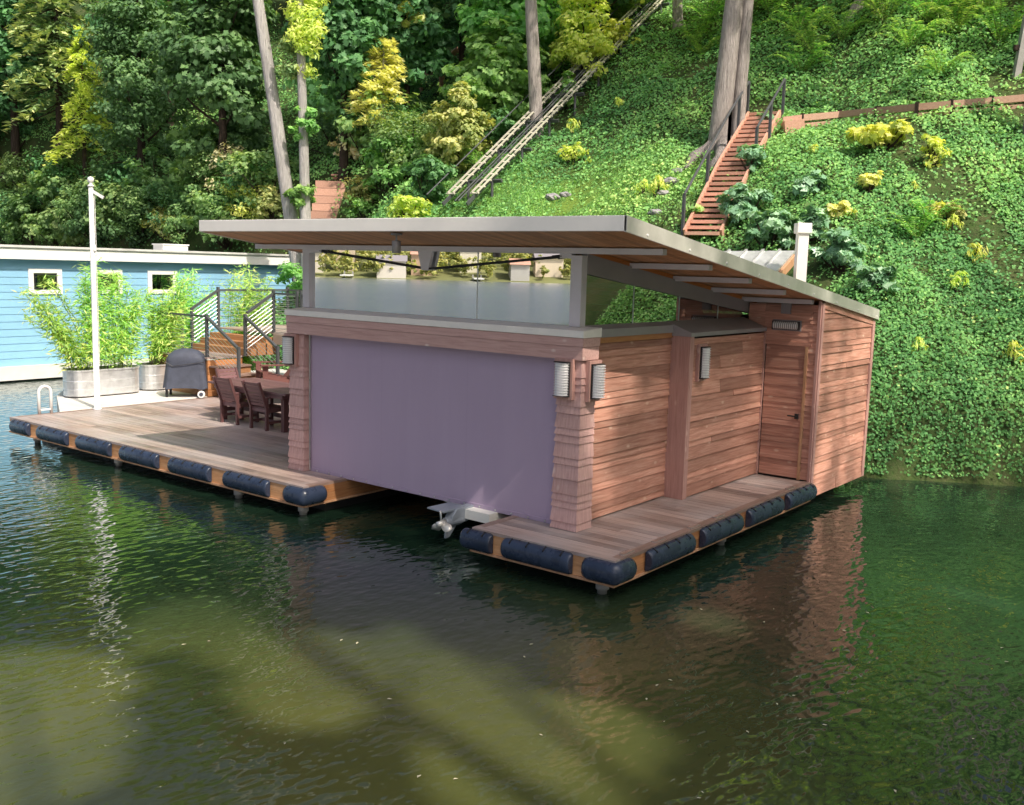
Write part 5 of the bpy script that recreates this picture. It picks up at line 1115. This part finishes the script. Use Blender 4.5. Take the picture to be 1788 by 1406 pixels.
# bushes
SH = [('sapling maple with bright leaves left of the leaning trunk', 340, 330, 52, 66, 'bright', 'maple', .36, 1300),
      ('tall leafy bush right of the white pole', 250, 425, 62, 50, 'under', 'kite', .16, 3400), ('bright green bush at the left edge behind the blue house', 60, 425, 75, 50, 'under', 'maple', .24, 2200),
      ('broad leaved bush between the white pole and the left edge', 140, 425, 60, 46, 'under', 'maple', .24, 2000), ('pale yellow blossoming bush in front of the leaning trunk', 430, 392, 62, 50, 'yellow', 'kite', .13, 3600),
      ('straw coloured seed head bush left of the leaning trunk', 405, 330, 60, 40, 'pink', 'kite', .16, 1600), ('golden bush behind the blue house roof', 290, 418, 45, 32, 'gold', 'kite', .18, 1500),
      ('olive bush left of the red stair', 480, 385, 45, 40, 'olive', 'kite', .17, 1700), ('big green bush right of the red stair', 690, 335, 70, 60, 'bright', 'kite', .2, 3600),
      ('low green bush under the olive tree', 745, 355, 55, 50, 'maple', 'kite', .2, 2600), ('feathery bush at the roof edge by the red stair', 640, 388, 45, 26, 'bright', 'kite', .16, 1500),
      ('pale feathery bush at the roof edge near the tram track', 715, 388, 40, 28, 'yellow', 'kite', .16, 1300), ('dark bush behind the red stair', 620, 235, 60, 50, 'maple', 'kite', .24, 2200),
      ('straw twig heap above the red stair', 612, 278, 42, 26, 'pink', 'kite', .2, 900), ('dark green undergrowth at the foot of the dense tree', 230, 330, 70, 40, 'maple', 'kite', .24, 1800), ('shaded undergrowth left of the white pole', 85, 350, 70, 46, 'maple', 'kite', .24, 1800),
      ('shadowy bush under the dark maple', 420, 270, 70, 45, 'maple', 'kite', .26, 1800), ('leafy bush half hiding the red stair', 628, 372, 40, 34, 'olive', 'kite', .16, 1300), ('bush beside the fir trunk base', 868, 262, 48, 40, 'maple', 'kite', .22, 1700), ('sunny shrub below the top end of the track', 1075, 95, 40, 34, 'yellow', 'kite', .2, 900),
      ('leafy bush between the fir trunk and the track', 990, 195, 34, 40, 'bright', 'kite', .2, 1300), ('yellow laurel like shrub in the middle of the right slope', 1540, 262, 55, 26, 'yellow', 'maple', .22, 900), ('gold leaved sapling at the slope below the timber wall', 1630, 290, 26, 34, 'yellow', 'kite', .12, 700),
      ('small golden shrub on the ivy above the pale post', 1462, 385, 26, 20, 'gold', 'kite', .16, 380), ('gold flecked shrub uphill of the pale post', 1518, 335, 24, 20, 'gold', 'kite', .15, 320), ('dry tan bush on the right ivy slope', 1655, 385, 28, 18, 'olive', 'kite', .12, 600),
      ('green shrub at the foot of the hillside stair', 1205, 402, 22, 24, 'bright', 'maple', .2, 260), ('brown tipped shrub low under the tram track', 1000, 285, 30, 18, 'yellow', 'kite', .12, 500)]
for i, (lab, u, v, ru, rv, mt, shp, ls, nl) in enumerate(SH):
    b = hit(u, v); k = depth(b) / F; shrub(lab, b, (ru * k, ru * k * .8, rv * k), mt, nl, 30, ls, shp, 100 + i)
# low bushes filling the bank behind the blue house
ub = [shrub('low leafy bush on the bank behind the blue house', hit(30, 405), (2.0, 1.7, 1.5), mt, nl, 34, ls, shp, 150 + j, group='low bushes behind the blue house') for j, (mt, nl, ls, shp) in enumerate((('under', 4200, .15, 'kite'), ('maple', 3600, .17, 'kite'), ('under', 2200, .22, 'maple')))]
rg = np.random.default_rng(91)
for j, (u, v) in enumerate([(5, 385), (60, 392), (105, 378), (150, 392), (190, 368), (215, 400), (262, 384), (310, 392), (345, 372), (385, 400), (430, 360), (470, 345), (325, 415), (180, 420), (100, 425), (20, 425), (250, 418), (400, 425), (55, 350), (130, 345), (280, 350), (380, 340), (590, 260), (640, 270), (720, 300), (700, 260)]):
    dup(ub[j % 3], hit(u, v) + np.array([0, 0, -.2]), rg.uniform(0, 6.3), 'low leafy bush on the bank behind the blue house', rg.uniform(.7, 1.15))
# blue-green maple saplings around the stair
for i, (lab, u, v, ru, rv, nl) in enumerate([('blue green maple sapling spilling over the lower stair', 1300, 385, 62, 48, 1000), ('blue green maple sapling left of the pale post', 1345, 432, 70, 55, 1400), ('blue green maple sapling on the middle of the stair', 1312, 300, 36, 40, 420),
      ('blue green maple sapling right of the pale post', 1470, 470, 70, 50, 1200), ('maple sprig over the top of the stair', 1335, 225, 26, 22, 160), ('blue green maple sapling uphill right of the stair', 1410, 345, 48, 34, 520), ('maple sapling behind the pale post cap', 1415, 420, 40, 45, 500), ('maple sapling low at the right end of the roof', 1530, 510, 48, 40, 600)]):
    b = hit(u, v); k = depth(b) / F; shrub(lab, b, (ru * k * .74, ru * k * .55, rv * k * .76), 'bluegreen', int(nl * .7), 26, .21, 'maple', 200 + i, name='maple_sapling', cat='sapling')
wd = shrub('thin yellow green weed tuft standing in the ivy', hit(1700, 460), (.28, .28, .35), 'yellow', 150, 8, .10, 'kite', 180, name='weed_tuft', group='weed tufts in the ivy', cat='weed', droop=True)
rg = np.random.default_rng(92)
for j in range(13):
    u, v = rg.uniform(1380, 1770), rg.uniform(230, 640)
    if j < 6: u, v = rg.uniform(900, 1180), rg.uniform(180, 340)
    if v > 400 and u < 1560: u += 180
    dup(wd, hit(u, v), rg.uniform(0, 6.3), None, rg.uniform(.6, 1.25))
shrub('leafy green shrub on the bank between the blue house and the boathouse post', stand(526, 30.5), (.75, .7, 1.0), 'bright', 1300, 20, .15, 'kite', 190)
# sprig of sunlit leaves hanging at the top
b = hit(760, 210); k = depth(b) / F; t = thing('hanging_branch', 'sunlit golden maple branch hanging in at the top edge', 'branch', b); h = up_at(b, -40); q = np.array([*RGT, 0]); mb = MB(); a = b + np.array([0, 0, h]) + q * -10 * k; mb.tube([a + np.array([0, 0, 1.5]), a, a + q * -55 * k + np.array([0, 0, -30 * k])], [.05, .035, .01], 6); mb.build('twig', M_['barkd'], t)
tuft('foliage', 'gold', 650, 8, 28, 16, 260, 8, t, b, .34); tuft('foliage', 'gold', 712, 32, 30, 20, 300, 9, t, b, .34)
# ferns
fp_ = [(1545, 42, 1.5, 'arching sword fern at the top of the slope, right of the leaning base'), (1620, 40, 1.5, 'broad sword fern near the top edge above the timber wall'), (1670, 58, 1.4, 'sword fern below the top edge, left of the wooden post'), (1725, 30, 1.4, 'sword fern in the top right corner'), (1345, 28, 1.5, 'light green fern just right of the massive trunk'), (1395, 62, 1.3, 'yellowed fern right of the massive trunk, lower one'),
       (1420, 98, 1.2, 'fern in the ivy halfway above the stair top'), (1400, 130, 1.1, 'fern just above the stair handrail'), (1588, 88, 1.2, 'upright fern in the middle of the upper slope'), (1208, 82, 1.3, 'golden green fern below the topmost trunk'), (1235, 40, 1.3, 'bright fern between the topmost trunk and the massive trunk'), (1222, 100, 1.1, 'drooping fern left of the massive trunk'),
       (1745, 78, 1.3, 'fern beside the wooden post'), (1130, 20, 1.4, 'sunlit fern left of the topmost trunk'), (1620, 395, .9, 'pale fern low on the right ivy slope'), (1600, 420, .8, 'small fern below the dry tan bush'), (1080, 40, 1.3, 'fern above the tram track'), (1640, 135, 1.0, 'fern above the timber wall'), (1470, 75, 1.1, 'fern downhill of the leaning trunk base'), (840, 300, 1.0, 'shaded fern left of the tram track')]
protos = []
for i, (u, v, sc, lab) in enumerate(fp_):
    b = hit(u, v); sc *= 1.1
    if i < 3: f_ = fern_proto(lab, 50 + i, 'fern'); f_.location = tuple(b); f_.scale = (sc,) * 3; protos.append(f_)
    else: dup(protos[i % 3], b, random.uniform(0, 6.3), lab, sc)
# ------------------------------------------------------------------ woods higher up and beyond the frame
DARK = []
rg = np.random.default_rng(77)
proto_b = broadleaf('dark leafy tree filling the upper wood on the left', rf(-20, 62).tolist() + [float(terr(rf(-20, 62))[0])], 13, (4.2, 4.2, 5.2), 7.5, 'maple', 7000, 90, .4, 'kite', 301)
labs = ['dark crowned tree deep in the upper wood', 'tree in the gloom of the upper wood']
BK = [(-26, 66), (-13, 60), (-6, 54), (1, 50), (7, 46), (14, 44), (20, 42), (-33, 60), (-17, 52), (-2, 42), (-28, 56), (4, 57), (-40, 62), (-10, 72), (10, 58), (-22, 74)]
proto_b['group'] = 'dark trees of the upper wood'
for i, (r_, f_) in enumerate(BK):
    p = rf(r_ + rg.uniform(-1, 1), f_); dup(proto_b, (*p, float(terr(p)[0]) - .2), rg.uniform(0, 6.3), 'dark leafy tree filling the upper wood on the left', rg.uniform(.85, 1.25))
# unseen shore trees added at the right, crowns shaped to throw broken shade
PATCH = []
def sunlit(P, rad): PATCH.append((np.array(P, float), rad))
def filt(P):  # cuts crown leaves along sun rays so the chosen spots are lit
    keep = np.ones(len(P), bool)
    for c, r_ in PATCH:
        d = P - c; s_ = d @ SUN; keep &= ~((np.linalg.norm(d - s_[:, None] * SUN, axis=1) < r_) & (s_ > 4))
    return keep
def wat(u, v): d = ray(u, v); return CAM + d * ((WATER_Z - CAM[2]) / d[2])
for u, v, r_ in ((300, 1095, .5), (350, 1085, .62), (410, 1078, .45), (490, 1155, .6), (570, 1165, .8), (660, 1172, .7), (750, 1170, .55), (820, 1180, .4), (530, 1215, .6), (860, 1300, .65), (950, 1290, .8), (1050, 1275, .55), (900, 1360, .7), (990, 1340, .5), (60, 1200, .8), (10, 1300, .9), (130, 1290, .5), (1250, 1085, .35), (1700, 1050, .5), (700, 1110, .3)): sunlit(wat(u, v), r_)
for y, z, r_ in ((1.30, 1.72, .40), (1.28, 1.45, .42), (1.28, 1.2, .40), (1.3, .95, .2), (1.2, .6, .18), (1.5, .35, .2), (1.9, .15, .16), (1.0, 2.1, .14)): sunlit((-1.14, y, z), r_)
for y, r_ in ((.35, .3), (1.0, .14), (1.75, .3), (2.4, .12), (2.75, .12)): sunlit((.05, y, soff(y) + .07), r_)
sunlit((0, 6.05, .25), .26); sunlit((0, 5.9, 0), .24); sunlit((0, 6.2, .5), .18)
for u, v, r_ in ((965, 352, 1.0), (880, 366, .8), (1060, 335, .8), (1560, 250, .5), (1460, 370, .4), (1635, 280, .4), (1200, 90, .8), (1230, 60, .8), (1020, 80, 1.0), (668, 170, .8), (1700, 420, .5), (1600, 520, .4)): p = hit(u, v); sunlit(p + np.array([0, 0, .3]), r_)
i = 0
SHADE = [(10.5, -12.5, 36, 32000), (15, -12, 36, 32000), (19.8, -11, 36, 20000), (17.8, -5.2, 34, 13000), (24, -2.5, 33, 3500)]
for i, (r_, f_, H, _) in enumerate(SHADE):
    p = rf(r_, f_); z = max(float(terr(p)[0]), WATER_Z)
    broadleaf('added leafy shade tree standing beyond the right edge of the photo', (*p, z), H, (6.2, 6.2, H * .40), H * .60, 'bright', _, 260, .34, 'kite', 400 + i, group='added shade trees to the right', filt=filt, csz=.17, shell=.2, r0=.42, bk='bark')

for i, (r_, f_, H, rd) in enumerate(((8, 36, 8, 3.2), (14.5, 33, 9, 3.6), (19, 27, 9, 3.4), (3, 41, 9, 3.4))):
    p = rf(r_, f_); broadleaf('sunlit yellow green tree above the top of the photo', (*p, float(terr(p)[0])), H, (rd, rd, H * .36), H * .6, 'yellow', 3500, 70, .4, 'kite', 500 + i, group='sunlit trees above the slope')
# ------------------------------------------------------------------ the far shore that the front glass mirrors
FC = np.array([-152., -172.]); FN = unit(np.array([-.68, -.73])); FT = np.array([-FN[1], FN[0]])
rg = np.random.default_rng(5)
ns, nt = 26, 60; vs = []
for i in range(ns):
    for j in range(nt):
        s_ = i * 4.0 - 2; q = (j - nt / 2) * 7.0; p = FC + FN * s_ + FT * q; vs.append((p[0], p[1], WATER_Z - .3 + max(0, s_) ** .8 * .30 + math.sin(q * .07) * .4 * min(1, max(0, s_) / 10)))
mb = MB(); mb.add(vs, [(i*nt+j, i*nt+j+1, (i+1)*nt+j+1, (i+1)*nt+j) for i in range(ns-1) for j in range(nt-1)]); mb.build('far_shore', paint('far_lawn', (.16, .17, .06), .9, 0, .3, .05), kind='structure')
P = []; N = []; T = []
for k in range(640):
    q = rg.uniform(-130, 130); s_ = rg.uniform(1, 42); h = rg.uniform(2.5, 5.5) if s_ < 12 else rg.uniform(4, 9); c = FC + FN * s_ + FT * q
    
    a, b, t_, _ = crown_points(rg, (c[0], c[1], max(0, s_) ** .8 * .30 + h * .5), (h * .38, h * .38, h * .5), 14, 200, .3, .7, .3); P.append(a); N.append(b); T.append(t_)
P = np.concatenate(P); N = np.concatenate(N); T = np.concatenate(T); V, F_, T4 = leaves(P, N, rg.uniform(.5, 1.0, len(P)), .45, T, .1, None, rg); np_mesh('far_wood', V, F_, T4, leafmat('far_wood_leaves', [(.05, .09, .02), (.14, .17, .04), (.30, .27, .07)], .3, 0), kind='stuff')
WHT = M_['white']; house_cols = [(.75, .73, .70), (.62, .55, .47), (.70, .70, .72), (.55, .42, .33), (.78, .76, .70), (.45, .47, .5), (.72, .66, .58)]; house_cols = [tuple(min(.8, x * 1.05) * k for x, k in zip(c, (1, .93, .84))) for c in house_cols]
for i in range(22):
    q = -112 + i * 10.2 + (i * 7 % 5) * .8; c = FC + FN * (9 + 5 * (i % 3)) + FT * q; z0 = .6 + .5 * (i % 3); wd, hh, dp = 4.6 + (i * 3 % 4) * .8, 3.2 + 1.3 * (i % 3), 7
    h_ = thing('shore_house', 'distant lakeside house on the opposite bank, mirrored in the boathouse glass', 'house', (c[0], c[1], z0), math.atan2(FT[1], FT[0]), group='houses along the opposite bank', local=True)
    mb = MB(); mb.box((-wd/2, 0, -1.5), (wd/2, dp, hh)); mb.build('wall', paint('far_wall', house_cols[i % 7], .7, 0, .05), h_)
    mb = MB(); mb.prism([(-wd/2 - .3, -.5, hh + .01), (-wd/2 - .3, dp + .5, hh + .01), (-wd/2 - .3, dp / 2, hh + 1.5)], (wd + .6, 0, 0)); mb.build('roof', M_['beamd'] if i % 2 else M_['redwood'], h_)
    for fl in range(1 + (hh > 4)):
        for k in range(3): mb = MB(); x = -wd/2 + .9 + k * (wd - 1.8) / 2; mb.box((x - .5, -.06, .5 + fl * 2.2), (x + .5, -.01, 1.8 + fl * 2.2)); mb.build('window', M_['dark'], h_)
for i in range(6):
    q = -90 + i * 31; c = FC + FN * -4 + FT * q; d_ = thing('shore_jetty', 'pale jetty on the opposite bank, mirrored in the boathouse glass', 'jetty', (c[0], c[1], 0), math.atan2(FT[1], FT[0]), group='jetties along the opposite bank', local=True)
    mb = MB(); mb.box((-1.2, -6, .1), (1.2, 5, .35)); mb.build('walk_boards', M_['white'], d_)
    for x in (-1, 1): mb = MB(); mb.box((x - .15, -5.8, -1), (x + .15, -5.5, 1.1)); mb.build('pile', M_['pile'], d_)
